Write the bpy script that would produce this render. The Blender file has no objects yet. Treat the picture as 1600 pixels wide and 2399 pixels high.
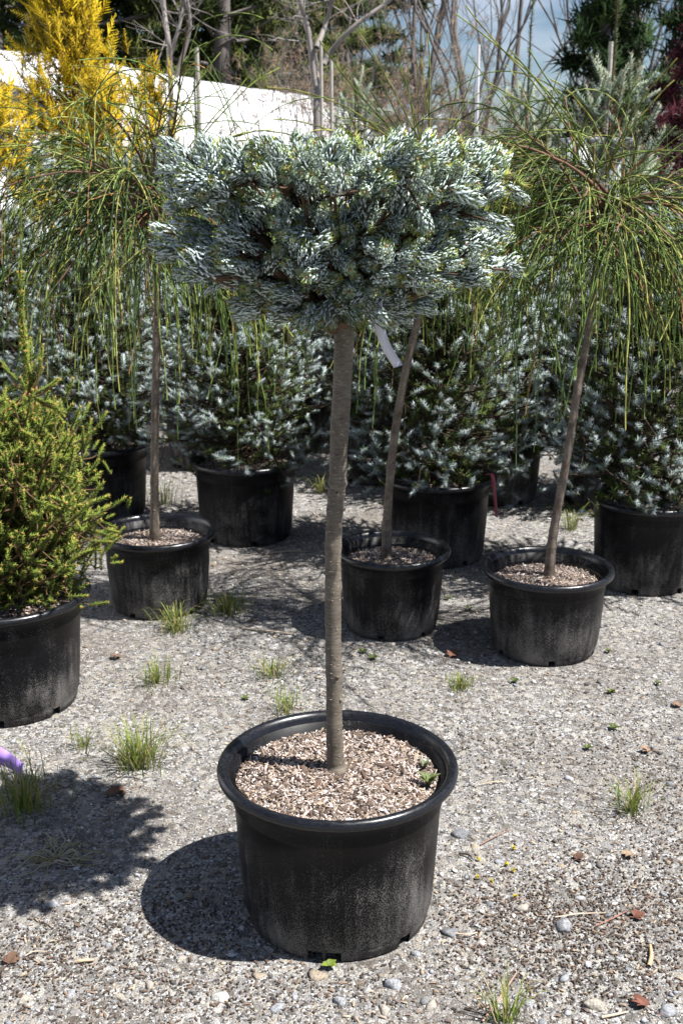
import bpy, math, random
import numpy as np
from mathutils import Vector

random.seed(7)
rng = np.random.default_rng(7)
scene = bpy.context.scene
COL = scene.collection
R = math.radians

# ------------------------------------------------------------------ camera
FPX, PITCH, CAMH = 2850.0, R(16.3), 1.36
cam_d = bpy.data.cameras.new("camera")
cam = bpy.data.objects.new("camera", cam_d)
COL.objects.link(cam)
cam.location = (0, 0, CAMH)
cam.rotation_euler = (R(90) - PITCH, 0, 0)
cam_d.sensor_fit = 'HORIZONTAL'
cam_d.sensor_width = 24.0
cam_d.lens = 24.0 * FPX / 1600.0
cam_d.clip_start, cam_d.clip_end = 0.05, 500
cam_d.dof.use_dof = True
cam_d.dof.focus_distance = 2.02
cam_d.dof.aperture_fstop = 13.0
scene.camera = cam

# ------------------------------------------------------------------ sky and sun
SUN_EL, SUN_AZ = R(60.5), R(-19)          # azimuth measured from +X
to_sun = Vector((math.cos(SUN_AZ) * math.cos(SUN_EL), math.sin(SUN_AZ) * math.cos(SUN_EL), math.sin(SUN_EL)))
world = bpy.data.worlds.new("World")
scene.world = world
world.use_nodes = True
wn = world.node_tree.nodes
wl = world.node_tree.links
wn.clear()
w_out = wn.new('ShaderNodeOutputWorld')
w_bg = wn.new('ShaderNodeBackground')
sky = wn.new('ShaderNodeTexSky')
sky.sky_type = 'NISHITA'
sky.sun_disc = False
sky.sun_elevation = SUN_EL
sky.sun_rotation = math.atan2(to_sun.x, to_sun.y)
sky.air_density, sky.dust_density, sky.ozone_density = 0.75, 0.4, 2.0
w_tc = wn.new('ShaderNodeTexCoord')
w_map = wn.new('ShaderNodeMapping')
w_map.inputs['Scale'].default_value = (1.0, 1.0, 3.2)
w_noise = wn.new('ShaderNodeTexNoise')
w_noise.inputs['Scale'].default_value = 3.1
w_noise.inputs['Detail'].default_value = 7
w_noise.inputs['Roughness'].default_value = 0.55
w_ramp = wn.new('ShaderNodeValToRGB')
w_ramp.color_ramp.elements[0].position = 0.50
w_ramp.color_ramp.elements[1].position = 0.76
w_mix = wn.new('ShaderNodeMixRGB')
w_mix.inputs['Color2'].default_value = (10.5, 10.8, 12.0, 1)
wl.new(w_tc.outputs['Generated'], w_map.inputs['Vector'])
wl.new(w_map.outputs['Vector'], w_noise.inputs['Vector'])
wl.new(w_noise.outputs['Fac'], w_ramp.inputs['Fac'])
wl.new(w_ramp.outputs['Color'], w_mix.inputs['Fac'])
wl.new(sky.outputs['Color'], w_mix.inputs['Color1'])
wl.new(w_mix.outputs['Color'], w_bg.inputs['Color'])
w_bg.inputs['Strength'].default_value = 0.05
wl.new(w_bg.outputs['Background'], w_out.inputs['Surface'])

sun_d = bpy.data.lights.new("sun", 'SUN')
sun_d.energy = 5.0
sun_d.angle = R(0.5)
sun_d.color = (1.0, 0.972, 0.93)
sun = bpy.data.objects.new("sun", sun_d)
COL.objects.link(sun)
sun.location = (4, -2, 8)
sun.rotation_euler = (-to_sun).to_track_quat('-Z', 'Y').to_euler()

vs = scene.view_settings
vs.view_transform = 'Standard'
vs.look = 'None'
vs.exposure = 1.0
vs.gamma = 1.0
vs.use_curve_mapping = False
scene.render.engine = 'CYCLES'
scene.cycles.use_denoising = True
scene.cycles.max_bounces = 4
scene.cycles.diffuse_bounces = 1
scene.cycles.glossy_bounces = 1
scene.cycles.transmission_bounces = 2
scene.cycles.transparent_max_bounces = 4

# ------------------------------------------------------------------ helpers
CP, SP = math.cos(PITCH), math.sin(PITCH)

def _ray(px, py):
    dx, dy = (px - 800) / FPX, (1199.5 - py) / FPX
    return np.array((dx, CP + dy * SP, -SP + dy * CP))

def gp(px, py, z=0.0):
    """real place of a photo point known to be at height z"""
    d = _ray(px, py)
    t = (z - CAMH) / d[2]
    return np.array((d[0] * t, d[1] * t, z))

def at(px, py, Y):
    """real place of a photo point known to be Y metres away along the ground"""
    d = _ray(px, py)
    t = Y / d[1]
    return np.array((d[0] * t, Y, CAMH + d[2] * t))

def norm(v):
    v = np.asarray(v, float)
    return v / np.maximum(np.linalg.norm(v, axis=-1, keepdims=True), 1e-9)

def wloc(o):
    p = np.zeros(3)
    while o is not None:
        p = p + np.array(o.location)
        o = o.parent
    return p

class Geo:
    """collects triangles and quads with one colour per face; build() links ONE mesh object"""
    def __init__(self):
        self.v, self.t, self.q, self.ct, self.cq, self.n = [], [], [], [], [], 0

    def add(self, v, f, c=(0.5, 0.5, 0.5)):
        v = np.asarray(v, float).reshape(-1, 3)
        f = np.asarray(f, int)
        c = np.broadcast_to(np.asarray(c, float), (len(f), 3))
        if len(f):
            if f.shape[1] == 3:
                self.t.append(f + self.n); self.ct.append(c)
            else:
                self.q.append(f + self.n); self.cq.append(c)
        self.v.append(v)
        self.n += len(v)

    def mesh(self, name, off=(0, 0, 0), smooth=False):
        v = np.concatenate(self.v) - np.asarray(off)
        t = np.concatenate(self.t) if self.t else np.zeros((0, 3), int)
        q = np.concatenate(self.q) if self.q else np.zeros((0, 4), int)
        c = np.concatenate(self.ct + self.cq)
        me = bpy.data.meshes.new(name)
        me.vertices.add(len(v))
        me.vertices.foreach_set('co', v.astype(np.float32).ravel())
        loops = np.concatenate((t.ravel(), q.ravel())).astype(np.int32)
        me.loops.add(len(loops))
        me.loops.foreach_set('vertex_index', loops)
        starts = np.concatenate((np.arange(len(t)) * 3, len(t) * 3 + np.arange(len(q)) * 4)).astype(np.int32)
        me.polygons.add(len(starts))
        me.polygons.foreach_set('loop_start', starts)
        if smooth:
            me.polygons.foreach_set('use_smooth', np.ones(len(starts), bool))
        a = me.attributes.new('col', 'FLOAT_COLOR', 'FACE')
        rgba = np.ones((len(starts), 4), np.float32)
        rgba[:, :3] = np.clip(c, 0, 1)
        a.data.foreach_set('color', rgba.ravel())
        me.update(calc_edges=True)
        return me

    def build(self, name, mat, parent=None, smooth=False, kind=None):
        off = wloc(parent) if parent is not None else (0, 0, 0)
        return link(name, self.mesh(name, off, smooth), mat, parent, kind)

def link(name, me, mat, parent=None, kind=None):
    if mat is not None and not me.materials:
        me.materials.append(mat)
    o = bpy.data.objects.new(name, me)
    COL.objects.link(o)
    if parent is not None:
        o.parent = parent
    if kind:
        o['kind'] = kind
    return o

def tag(o, label, cat=None, group=None, kind=None):
    o['label'] = label
    if cat: o['category'] = cat
    if group: o['group'] = group
    if kind: o['kind'] = kind
    return o

def thing(name, loc, label, cat, group=None):
    o = bpy.data.objects.new(name, None)
    o.empty_display_size = 0.05
    COL.objects.link(o)
    o.location = tuple(loc)
    return tag(o, label, cat, group)

def spline(pts, n):
    """Catmull-Rom through points (any columns), n samples"""
    p = np.asarray(pts, float)
    p = np.vstack((2 * p[0] - p[1], p, 2 * p[-1] - p[-2]))
    m = len(p) - 3
    out = []
    for u in np.linspace(0, m - 1e-6, n):
        i = int(u); f = u - i
        a, b, c, d = p[i:i + 4]
        out.append(0.5 * ((2 * b) + (c - a) * f + (2 * a - 5 * b + 4 * c - d) * f * f + (3 * b - a - 3 * c + d) * f ** 3))
    return np.array(out)

def tubes(paths, radii, k=3):
    """paths (n,m,3), radii (n,m) -> verts, quads, (path, segment) of every quad; the last ring ends the tube"""
    P = np.asarray(paths, float)
    n, m, _ = P.shape
    rad = np.broadcast_to(np.asarray(radii, float), (n, m))
    T = np.empty_like(P)
    T[:, 1:-1] = P[:, 2:] - P[:, :-2]
    T[:, 0] = P[:, 1] - P[:, 0]
    T[:, -1] = P[:, -1] - P[:, -2]
    T = norm(T)
    mean = np.abs(norm(P[:, -1] - P[:, 0]))
    ref = np.eye(3)[np.argmin(mean, axis=1)][:, None, :]
    U = norm(np.cross(T, ref))
    V = np.cross(T, U)
    ang = np.arange(k) * 2 * np.pi / k
    ring = P[:, :, None, :] + rad[:, :, None, None] * (U[:, :, None, :] * np.cos(ang)[None, None, :, None] + V[:, :, None, :] * np.sin(ang)[None, None, :, None])
    idx = np.arange(n * m * k).reshape(n, m, k)
    a = idx[:, :-1, :]
    b = np.roll(idx, -1, axis=2)[:, :-1, :]
    c = np.roll(idx, -1, axis=2)[:, 1:, :]
    d = idx[:, 1:, :]
    quads = np.stack((a, b, c, d), axis=-1).reshape(-1, 4)
    pi, si = np.meshgrid(np.arange(n), np.arange(m - 1), indexing='ij')
    return ring.reshape(-1, 3), quads, np.repeat(pi.ravel(), k), np.repeat(si.ravel(), k)

def add_tube(g, pts, rad, k=8, n=None, col=(0.2, 0.15, 0.1), wob=0.0, rs=None):
    pr = np.column_stack((np.asarray(pts, float), np.broadcast_to(np.asarray(rad, float), (len(pts),))))
    if n: pr = spline(pr, n)
    r = pr[:, 3].copy()
    if wob: r *= 1 + (rs or rng).normal(0, wob, len(r))
    v, q, _, _ = tubes(pr[None, :, :3], r[None], k)
    g.add(v, q, col)
    base = len(pr) * k
    g.add(np.vstack((v[-k:], pr[-1, :3])), [[i, (i + 1) % k, k] for i in range(k)], col)

def frames(d, roll):
    """rotation matrices whose z column is d"""
    d = norm(d)
    ref = np.where(np.abs(d[:, 2:3]) > 0.9, np.array([[1.0, 0, 0]]), np.array([[0, 0, 1.0]]))
    u = norm(np.cross(ref, d))
    v = np.cross(d, u)
    c, s = np.cos(roll)[:, None], np.sin(roll)[:, None]
    return np.stack((u * c + v * s, -u * s + v * c, d), axis=-1)

def scatter(g, tmpl, pos, dirs, scale, colmul=None, rs=rng, roll=None):
    """stamps a template (verts, faces, cols) at pos, its z axis along dirs"""
    tv, tf, tc = tmpl
    n = len(pos)
    if n == 0: return
    M = frames(np.asarray(dirs, float), rs.uniform(0, 6.283, n) if roll is None else roll)
    sc = np.broadcast_to(np.asarray(scale, float), (n,))
    v = np.einsum('nij,vj->nvi', M, tv) * sc[:, None, None] + np.asarray(pos)[:, None, :]
    f = tf[None] + (np.arange(n) * len(tv))[:, None, None]
    c = np.broadcast_to(tc[None], (n, len(tf), 3))
    if colmul is not None:
        c = c * np.asarray(colmul).reshape(n, 1, -1)
    g.add(v.reshape(-1, 3), f.reshape(-1, tf.shape[1]), c.reshape(-1, 3))

def merge(parts):
    vs_, fs_, cs_, n = [], [], [], 0
    for v, f, c in parts:
        vs_.append(v); fs_.append(np.asarray(f) + n); cs_.append(np.broadcast_to(c, (len(f), 3))); n += len(v)
    return np.concatenate(vs_), np.concatenate(fs_), np.concatenate(cs_)

OCT_V = np.array([(1, 0, 0), (-1, 0, 0), (0, 1, 0), (0, -1, 0), (0, 0, 1), (0, 0, -1)], float)
OCT_F = np.array([(0, 2, 4), (2, 1, 4), (1, 3, 4), (3, 0, 4), (2, 0, 5), (1, 2, 5), (3, 1, 5), (0, 3, 5)])
_p = (1 + 5 ** .5) / 2
ICO_V = norm(np.array([(-1, _p, 0), (1, _p, 0), (-1, -_p, 0), (1, -_p, 0), (0, -1, _p), (0, 1, _p), (0, -1, -_p), (0, 1, -_p), (_p, 0, -1), (_p, 0, 1), (-_p, 0, -1), (-_p, 0, 1)], float))
ICO_F = np.array([(0, 11, 5), (0, 5, 1), (0, 1, 7), (0, 7, 10), (0, 10, 11), (1, 5, 9), (5, 11, 4), (11, 10, 2), (10, 7, 6), (7, 1, 8), (3, 9, 4), (3, 4, 2), (3, 2, 6), (3, 6, 8), (3, 8, 9), (4, 9, 5), (2, 4, 11), (6, 2, 10), (8, 6, 7), (9, 8, 1)])

# ------------------------------------------------------------------ materials
def new_mat(name):
    m = bpy.data.materials.new(name)
    m.use_nodes = True
    nt = m.node_tree
    return m, nt.nodes, nt.links, nt.nodes['Principled BSDF']

def set_spec(b, s):
    b.inputs['Specular IOR Level'].default_value = s

def mat_leaf(name, rough=0.5, trans=0.2, spec=0.35, hue_noise=0.0):
    m, n, l, b = new_mat(name)
    a = n.new('ShaderNodeAttribute'); a.attribute_name = 'col'
    b.inputs['Roughness'].default_value = rough
    set_spec(b, spec)
    l.new(a.outputs['Color'], b.inputs['Base Color'])
    if trans > 0:
        t = n.new('ShaderNodeBsdfTranslucent')
        mx = n.new('ShaderNodeMixShader'); mx.inputs[0].default_value = trans
        l.new(a.outputs['Color'], t.inputs['Color'])
        l.new(b.outputs[0], mx.inputs[1]); l.new(t.outputs[0], mx.inputs[2])
        l.new(mx.outputs[0], n['Material Output'].inputs['Surface'])
    return m

def tex(n, l, kind, scale, vec, **kw):
    t = n.new(kind)
    t.inputs['Scale'].default_value = scale
    for k, v in kw.items():
        t.inputs[k].default_value = v
    l.new(vec, t.inputs['Vector'])
    return t

def ramp(n, l, src, stops):
    r = n.new('ShaderNodeValToRGB')
    el = r.color_ramp.elements
    while len(el) < len(stops): el.new(0.5)
    for e, (p, c) in zip(el, stops):
        e.position = p
        e.color = (c, c, c, 1) if isinstance(c, (int, float)) else (*c, 1)
    l.new(src, r.inputs['Fac'])
    return r

def mixc(n, l, fac, a, b, mode='MIX'):
    m = n.new('ShaderNodeMixRGB'); m.blend_type = mode
    for s, x in (('Fac', fac), ('Color1', a), ('Color2', b)):
        if isinstance(x, (int, float)): m.inputs[s].default_value = x
        elif isinstance(x, tuple): m.inputs[s].default_value = (*x, 1)
        else: l.new(x, m.inputs[s])
    return m.outputs['Color']

def mapping(n, l, scale, coord='Object'):
    tc = n.new('ShaderNodeTexCoord')
    mp = n.new('ShaderNodeMapping')
    mp.inputs['Scale'].default_value = scale
    l.new(tc.outputs[coord], mp.inputs['Vector'])
    return mp.outputs['Vector']

def bump(n, l, b, height, strength=0.5, dist=0.002):
    bp = n.new('ShaderNodeBump')
    bp.inputs['Strength'].default_value = strength
    bp.inputs['Distance'].default_value = dist
    l.new(height, bp.inputs['Height'])
    l.new(bp.outputs['Normal'], b.inputs['Normal'])

def mat_pot(name, dusty=1.0):
    m, n, l, b = new_mat(name)
    obj = mapping(n, l, (1, 1, 1))
    tc = n.new('ShaderNodeTexCoord')
    sep = n.new('ShaderNodeSeparateXYZ')
    l.new(tc.outputs['Object'], sep.inputs[0])
    oi = n.new('ShaderNodeObjectInfo')
    addv = n.new('ShaderNodeVectorMath'); addv.operation = 'MULTIPLY_ADD'
    addv.inputs[1].default_value = (1, 1, 1)
    cmb = n.new('ShaderNodeCombineXYZ')
    mul = n.new('ShaderNodeMath'); mul.operation = 'MULTIPLY'; mul.inputs[1].default_value = 7.0
    l.new(oi.outputs['Random'], mul.inputs[0])
    l.new(mul.outputs[0], cmb.inputs[0]); l.new(mul.outputs[0], cmb.inputs[1])
    l.new(obj, addv.inputs[0]); l.new(cmb.outputs[0], addv.inputs[2])
    vec = addv.outputs[0]
    # splashed dirt: fine specks, thicker low down where rain throws grit up
    speck = tex(n, l, 'ShaderNodeTexNoise', 520, vec, Detail=3.0, Roughness=0.7)
    blotch = tex(n, l, 'ShaderNodeTexNoise', 9, vec, Detail=4.0)
    st = n.new('ShaderNodeMapping'); st.inputs['Scale'].default_value = (1, 1, 0.12)
    l.new(vec, st.inputs['Vector'])
    streak = tex(n, l, 'ShaderNodeTexNoise', 60, st.outputs[0], Detail=3.0)
    zr = n.new('ShaderNodeMapRange')
    zr.inputs['From Min'].default_value = 0.0; zr.inputs['From Max'].default_value = 0.27
    zr.inputs['To Min'].default_value = 0.02 * dusty; zr.inputs['To Max'].default_value = -0.16
    l.new(sep.outputs['Z'], zr.inputs['Value'])
    m1 = n.new('ShaderNodeMath'); m1.operation = 'MULTIPLY_ADD'
    l.new(blotch.outputs['Fac'], m1.inputs[0]); m1.inputs[1].default_value = 0.42
    l.new(zr.outputs[0], m1.inputs[2])
    m2 = n.new('ShaderNodeMath'); m2.operation = 'MULTIPLY_ADD'
    l.new(streak.outputs['Fac'], m2.inputs[0]); m2.inputs[1].default_value = 0.26
    l.new(m1.outputs[0], m2.inputs[2])
    m3 = n.new('ShaderNodeMath'); m3.operation = 'ADD'
    l.new(speck.outputs['Fac'], m3.inputs[0]); l.new(m2.outputs[0], m3.inputs[1])
    dust = ramp(n, l, m3.outputs[0], [(0.80, 0.0), (0.95, 0.75)])
    film = tex(n, l, 'ShaderNodeTexNoise', 14, vec, Detail=5.0, Roughness=0.7)
    filmr = ramp(n, l, film.outputs['Fac'], [(0.40, (0.003, 0.003, 0.004)), (0.75, (0.008, 0.008, 0.010))])
    colr = mixc(n, l, dust.outputs['Color'], filmr.outputs['Color'], (0.27, 0.255, 0.24))
    l.new(colr, b.inputs['Base Color'])
    rr = ramp(n, l, dust.outputs['Color'], [(0.0, 0.42), (1.0, 0.9)])
    l.new(rr.outputs['Color'], b.inputs['Roughness'])
    set_spec(b, 0.16)
    bump(n, l, b, dust.outputs['Color'], 0.8, 0.0009)
    return m

def mat_rim(name):
    m, n, l, b = new_mat(name)
    vec = mapping(n, l, (1, 1, 1))
    scr = tex(n, l, 'ShaderNodeTexNoise', 90, mapping(n, l, (1, 1, 6)), Detail=6.0, Roughness=0.75)
    c = ramp(n, l, scr.outputs['Fac'], [(0.40, (0.005, 0.005, 0.007)), (0.62, (0.011, 0.012, 0.016)), (0.80, (0.08, 0.08, 0.085))])
    l.new(c.outputs['Color'], b.inputs['Base Color'])
    r = ramp(n, l, scr.outputs['Fac'], [(0.3, 0.18), (0.7, 0.42)])
    l.new(r.outputs['Color'], b.inputs['Roughness'])
    set_spec(b, 0.5)
    bump(n, l, b, scr.outputs['Fac'], 0.15, 0.0008)
    return m

def mat_bark(name, c1, c2, lent, sc=1.0):
    m, n, l, b = new_mat(name)
    vec = mapping(n, l, (1, 1, 4.5))
    big = tex(n, l, 'ShaderNodeTexNoise', 22 * sc, mapping(n, l, (1, 1, 1)), Detail=5.0, Roughness=0.65)
    ring = tex(n, l, 'ShaderNodeTexNoise', 70 * sc, vec, Detail=4.0, Roughness=0.6)
    vor = tex(n, l, 'ShaderNodeTexVoronoi', 95 * sc, mapping(n, l, (0.55, 0.55, 1.6)), Randomness=1.0)
    base = mixc(n, l, ramp(n, l, big.outputs['Fac'], [(0.3, 0.0), (0.7, 1.0)]).outputs['Color'], c1, c2)
    base = mixc(n, l, ramp(n, l, ring.outputs['Fac'], [(0.35, 0.55), (0.6, 0.0)]).outputs['Color'], base, tuple(x * 0.45 for x in c1))
    lm = ramp(n, l, vor.outputs['Distance'], [(0.10, 0.75), (0.17, 0.0)])
    base = mixc(n, l, lm.outputs['Color'], base, lent)
    l.new(base, b.inputs['Base Color'])
    b.inputs['Roughness'].default_value = 0.75
    set_spec(b, 0.25)
    h = mixc(n, l, 0.5, ring.outputs['Color'], lm.outputs['Color'], 'ADD')
    bump(n, l, b, h, 0.6, 0.0015)
    return m

def mat_plain(name, col, rough=0.5, spec=0.4, noise=0.0, nscale=30, trans=0.0):
    m, n, l, b = new_mat(name)
    b.inputs['Roughness'].default_value = rough
    set_spec(b, spec)
    vec = mapping(n, l, (1, 1, 1))
    t = tex(n, l, 'ShaderNodeTexNoise', nscale, vec, Detail=4.0)
    lo = tuple(x * (1 - noise) for x in col); hi = tuple(min(1, x * (1 + noise)) for x in col)
    c = ramp(n, l, t.outputs['Fac'], [(0.3, lo), (0.7, hi)])
    l.new(c.outputs['Color'], b.inputs['Base Color'])
    bump(n, l, b, t.outputs['Fac'], 0.2, 0.002)
    if trans:
        tr = n.new('ShaderNodeBsdfTranslucent'); l.new(c.outputs['Color'], tr.inputs['Color'])
        mx = n.new('ShaderNodeMixShader'); mx.inputs[0].default_value = trans
        l.new(b.outputs[0], mx.inputs[1]); l.new(tr.outputs[0], mx.inputs[2])
        l.new(mx.outputs[0], n['Material Output'].inputs['Surface'])
    return m

def mat_ground():
    m, n, l, b = new_mat('gravel_ground')
    vec = mapping(n, l, (1, 1, 1))
    v1 = tex(n, l, 'ShaderNodeTexVoronoi', 190, vec, Randomness=1.0)
    v2 = tex(n, l, 'ShaderNodeTexVoronoi', 75, vec, Randomness=1.0)
    fine = tex(n, l, 'ShaderNodeTexNoise', 500, vec, Detail=3.0)
    patch = tex(n, l, 'ShaderNodeTexNoise', 1.7, vec, Detail=5.0, Roughness=0.6)
    bits = tex(n, l, 'ShaderNodeTexNoise', 14, vec, Detail=4.0, Roughness=0.7)
    sx = n.new('ShaderNodeSeparateColor'); l.new(v1.outputs['Color'], sx.inputs[0])
    sy = n.new('ShaderNodeSeparateColor'); l.new(v2.outputs['Color'], sy.inputs[0])
    grit = ramp(n, l, sx.outputs[0], [(0.0, (0.06, 0.055, 0.05)), (0.3, (0.19, 0.18, 0.175)), (0.55, (0.29, 0.26, 0.22)), (0.8, (0.36, 0.36, 0.37)), (1.0, (0.58, 0.56, 0.53))])
    peb = ramp(n, l, sy.outputs[1], [(0.0, (0.12, 0.105, 0.09)), (0.4, (0.30, 0.29, 0.28)), (0.7, (0.38, 0.35, 0.30)), (1.0, (0.50, 0.49, 0.47))])
    pm = ramp(n, l, sy.outputs[2], [(0.62, 0.0), (0.64, 1.0)])
    c = mixc(n, l, pm.outputs['Color'], grit.outputs['Color'], peb.outputs['Color'])
    dm = ramp(n, l, patch.outputs['Fac'], [(0.46, 0.0), (0.66, 0.9)])
    dirt = mixc(n, l, bits.outputs['Fac'], (0.085, 0.070, 0.056), (0.22, 0.185, 0.15))
    c = mixc(n, l, dm.outputs['Color'], c, mixc(n, l, 0.6, c, dirt))
    fm = ramp(n, l, fine.outputs['Fac'], [(0.35, (0.30, 0.30, 0.30)), (0.66, (1.2, 1.2, 1.2))])
    c = mixc(n, l, 0.9, c, fm.outputs['Color'], 'MULTIPLY')
    l.new(c, b.inputs['Base Color'])
    b.inputs['Roughness'].default_value = 0.9
    set_spec(b, 0.2)
    h = mixc(n, l, 0.6, v1.outputs['Distance'], v2.outputs['Distance'], 'ADD')
    inv = n.new('ShaderNodeInvert'); l.new(h, inv.inputs['Color'])
    bump(n, l, b, inv.outputs[0], 0.8, 0.004)
    return m

def mat_stone(name='stone', sc=380, lo=.6, hi=1.25):
    m, n, l, b = new_mat(name)
    a = n.new('ShaderNodeAttribute'); a.attribute_name = 'col'
    vec = mapping(n, l, (1, 1, 1))
    t = tex(n, l, 'ShaderNodeTexNoise', sc, vec, Detail=4.0, Roughness=0.7)
    f = ramp(n, l, t.outputs['Fac'], [(0.36, (lo, lo, lo)), (0.64, (hi, hi, hi))])
    l.new(mixc(n, l, 0.85, a.outputs['Color'], f.outputs['Color'], 'MULTIPLY'), b.inputs['Base Color'])
    b.inputs['Roughness'].default_value = 0.85
    set_spec(b, 0.25)
    bump(n, l, b, t.outputs['Fac'], 0.4, 0.001)
    return m

def mat_soil():
    m, n, l, b = new_mat('potting_soil')
    vec = mapping(n, l, (1, 1, 1))
    v1 = tex(n, l, 'ShaderNodeTexVoronoi', 170, vec, Randomness=1.0)
    s = n.new('ShaderNodeSeparateColor'); l.new(v1.outputs['Color'], s.inputs[0])
    c = ramp(n, l, s.outputs[0], [(0.0, (0.035, 0.022, 0.016)), (0.45, (0.10, 0.065, 0.048)), (0.75, (0.24, 0.17, 0.135)), (1.0, (0.50, 0.43, 0.38))])
    l.new(c.outputs['Color'], b.inputs['Base Color'])
    b.inputs['Roughness'].default_value = 0.9
    bump(n, l, b, v1.outputs['Distance'], 0.8, 0.004)
    return m

M = {
    'needle': mat_leaf('silver_needle', 0.5, 0.06, 0.25),
    'spruce': mat_leaf('spruce_needle', 0.55, 0.18, 0.12),
    'blue': mat_leaf('blue_needle', 0.55, 0.10, 0.15),
    'thread': mat_leaf('thread_foliage', 0.5, 0.12, 0.18),
    'leafy': mat_leaf('soft_foliage', 0.6, 0.30, 0.12),
    'grass': mat_leaf('grass_blade', 0.5, 0.35, 0.3),
    'chip': mat_leaf('bark_and_perlite', 0.85, 0.0, 0.2),
    'dry': mat_leaf('dry_leaf', 0.7, 0.15, 0.2),
    'wood': mat_leaf('twig_wood', 0.8, 0.0, 0.2),
    'pot': mat_pot('black_plastic'),
    'rim': mat_rim('black_rim_plastic'),
    'bark': mat_bark('grey_bark', (0.115, 0.094, 0.072), (0.225, 0.195, 0.155), (0.34, 0.29, 0.22)),
    'bark2': mat_bark('brown_bark', (0.085, 0.062, 0.045), (0.30, 0.25, 0.20), (0.44, 0.38, 0.31), 1.5),
    'limb': mat_bark('limb_bark', (0.075, 0.045, 0.030), (0.15, 0.095, 0.06), (0.17, 0.12, 0.08), 2.0),
    'farbark': mat_plain('far_bark', (0.17, 0.15, 0.14), 0.85, 0.2, 0.4, 6),
    'palebark': mat_plain('pale_bark', (0.27, 0.24, 0.225), 0.8, 0.2, 0.25, 12),
    'poly': mat_plain('white_poly_film', (0.70, 0.70, 0.72), 0.45, 0.4, 0.12, 1.4),
    'tagmat': mat_plain('white_tag_plastic', (0.78, 0.77, 0.82), 0.5, 0.4, 0.03, 40, 0.25),
    'purple': mat_plain('purple_tape', (0.50, 0.32, 0.85), 0.4, 0.5, 0.1, 30, 0.25),
    'pink': mat_plain('faded_pink_tape', (0.50, 0.13, 0.17), 0.5, 0.4, 0.25, 60, 0.2),
    'ground': mat_ground(), 'stone': mat_stone(), 'rock': mat_stone('granite', 5.0, .35, 1.35), 'soil': mat_soil(),
    'greyboard': mat_plain('weathered_board', (0.34, 0.35, 0.38), 0.8, 0.2, 0.25, 8),
    'stake': mat_plain('pale_stake', (0.45, 0.41, 0.36), 0.8, 0.2, 0.2, 20),
    'hill': mat_plain('leaf_litter_slope', (0.13, 0.10, 0.075), 0.95, 0.1, 0.5, 1.5),
}

# ------------------------------------------------------------------ ground
g = Geo()
g.add([(-90, -20, 0), (90, -20, 0), (90, 160, 0), (-90, 160, 0)], [[0, 1, 2, 3]])
ground = g.build('ground', M['ground'])
tag(ground, 'pale gravel nursery yard with grit and scraps of bark', kind='structure')

PALETTE = np.array([(.38, .39, .41), (.25, .26, .275), (.52, .52, .52), (.42, .35, .265), (.25, .195, .145), (.64, .62, .58), (.13, .12, .115), (.30, .225, .165), (.46, .42, .36)])
PALW = np.array([.18, .16, .12, .10, .10, .09, .13, .06, .06])

def rock_variant(rs, base_v, base_f):
    v = base_v * rs.uniform(0.6, 1.3, (len(base_v), 1))
    v = v * np.array((rs.uniform(.8, 1.25), rs.uniform(.65, 1.0), rs.uniform(.42, .7)))
    return v, base_f

def in_pot_footprint(x, y):
    bad = np.zeros(len(x), bool)
    for (px_, py_, rr) in FOOT:
        bad |= (x - px_) ** 2 + (y - py_) ** 2 < rr * rr
    return bad

# pots: key -> (x, y, rim diameter, rim height)
POTS = {
    'main': (-0.007, 1.995, 0.438, 0.305), 'wl': (-0.573, 3.61, 0.370, 0.25), 'wm': (0.150, 3.43, 0.348, 0.25),
    'wr': (0.583, 3.26, 0.374, 0.25), 'spruce': (-0.868, 2.91, 0.455, 0.305), 'f1': (-0.945, 4.62, 0.42, 0.30),
    'f2': (-0.355, 4.35, 0.42, 0.30), 'f3': (0.335, 4.11, 0.418, 0.30), 'f4': (1.005, 3.83, 0.40, 0.30),
    'f5': (0.16, 5.20, 0.42, 0.30), 'f6': (-0.10, 5.80, 0.42, 0.30), 'f7': (1.08, 4.80, 0.42, 0.30),
    'f12': (-2.15, 6.6, 0.42, 0.30), 'f13': (-1.62, 6.3, 0.42, 0.30), 'f14': (-1.05, 6.45, 0.42, 0.30), 'f15': (-0.42, 6.75, 0.42, 0.30), 'f16': (0.30, 6.5, 0.42, 0.30), 'f17': (-1.85, 7.4, 0.42, 0.30),
    'f8': (0.64, 4.88, 0.42, 0.30), 'f9': (-1.42, 5.35, 0.42, 0.30), 'f10': (1.72, 4.55, 0.42, 0.30), 'f11': (-0.62, 5.45, 0.42, 0.30),
}
FOOT = [(x, y, d * 0.41) for x, y, d, h in POTS.values()]

def ground_points(rs, n, y0, y1, power=1.0):
    """random places on the yard in front of the camera, thinning with distance"""
    u = rs.uniform(0, 1, n)
    y = y0 * (y1 / y0) ** (u ** power)
    hw = 0.32 * (y * 0.96 + 0.38) + 0.12
    x = rs.uniform(-1, 1, n) * hw
    ok = ~in_pot_footprint(x, y)
    return x[ok], y[ok]

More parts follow.
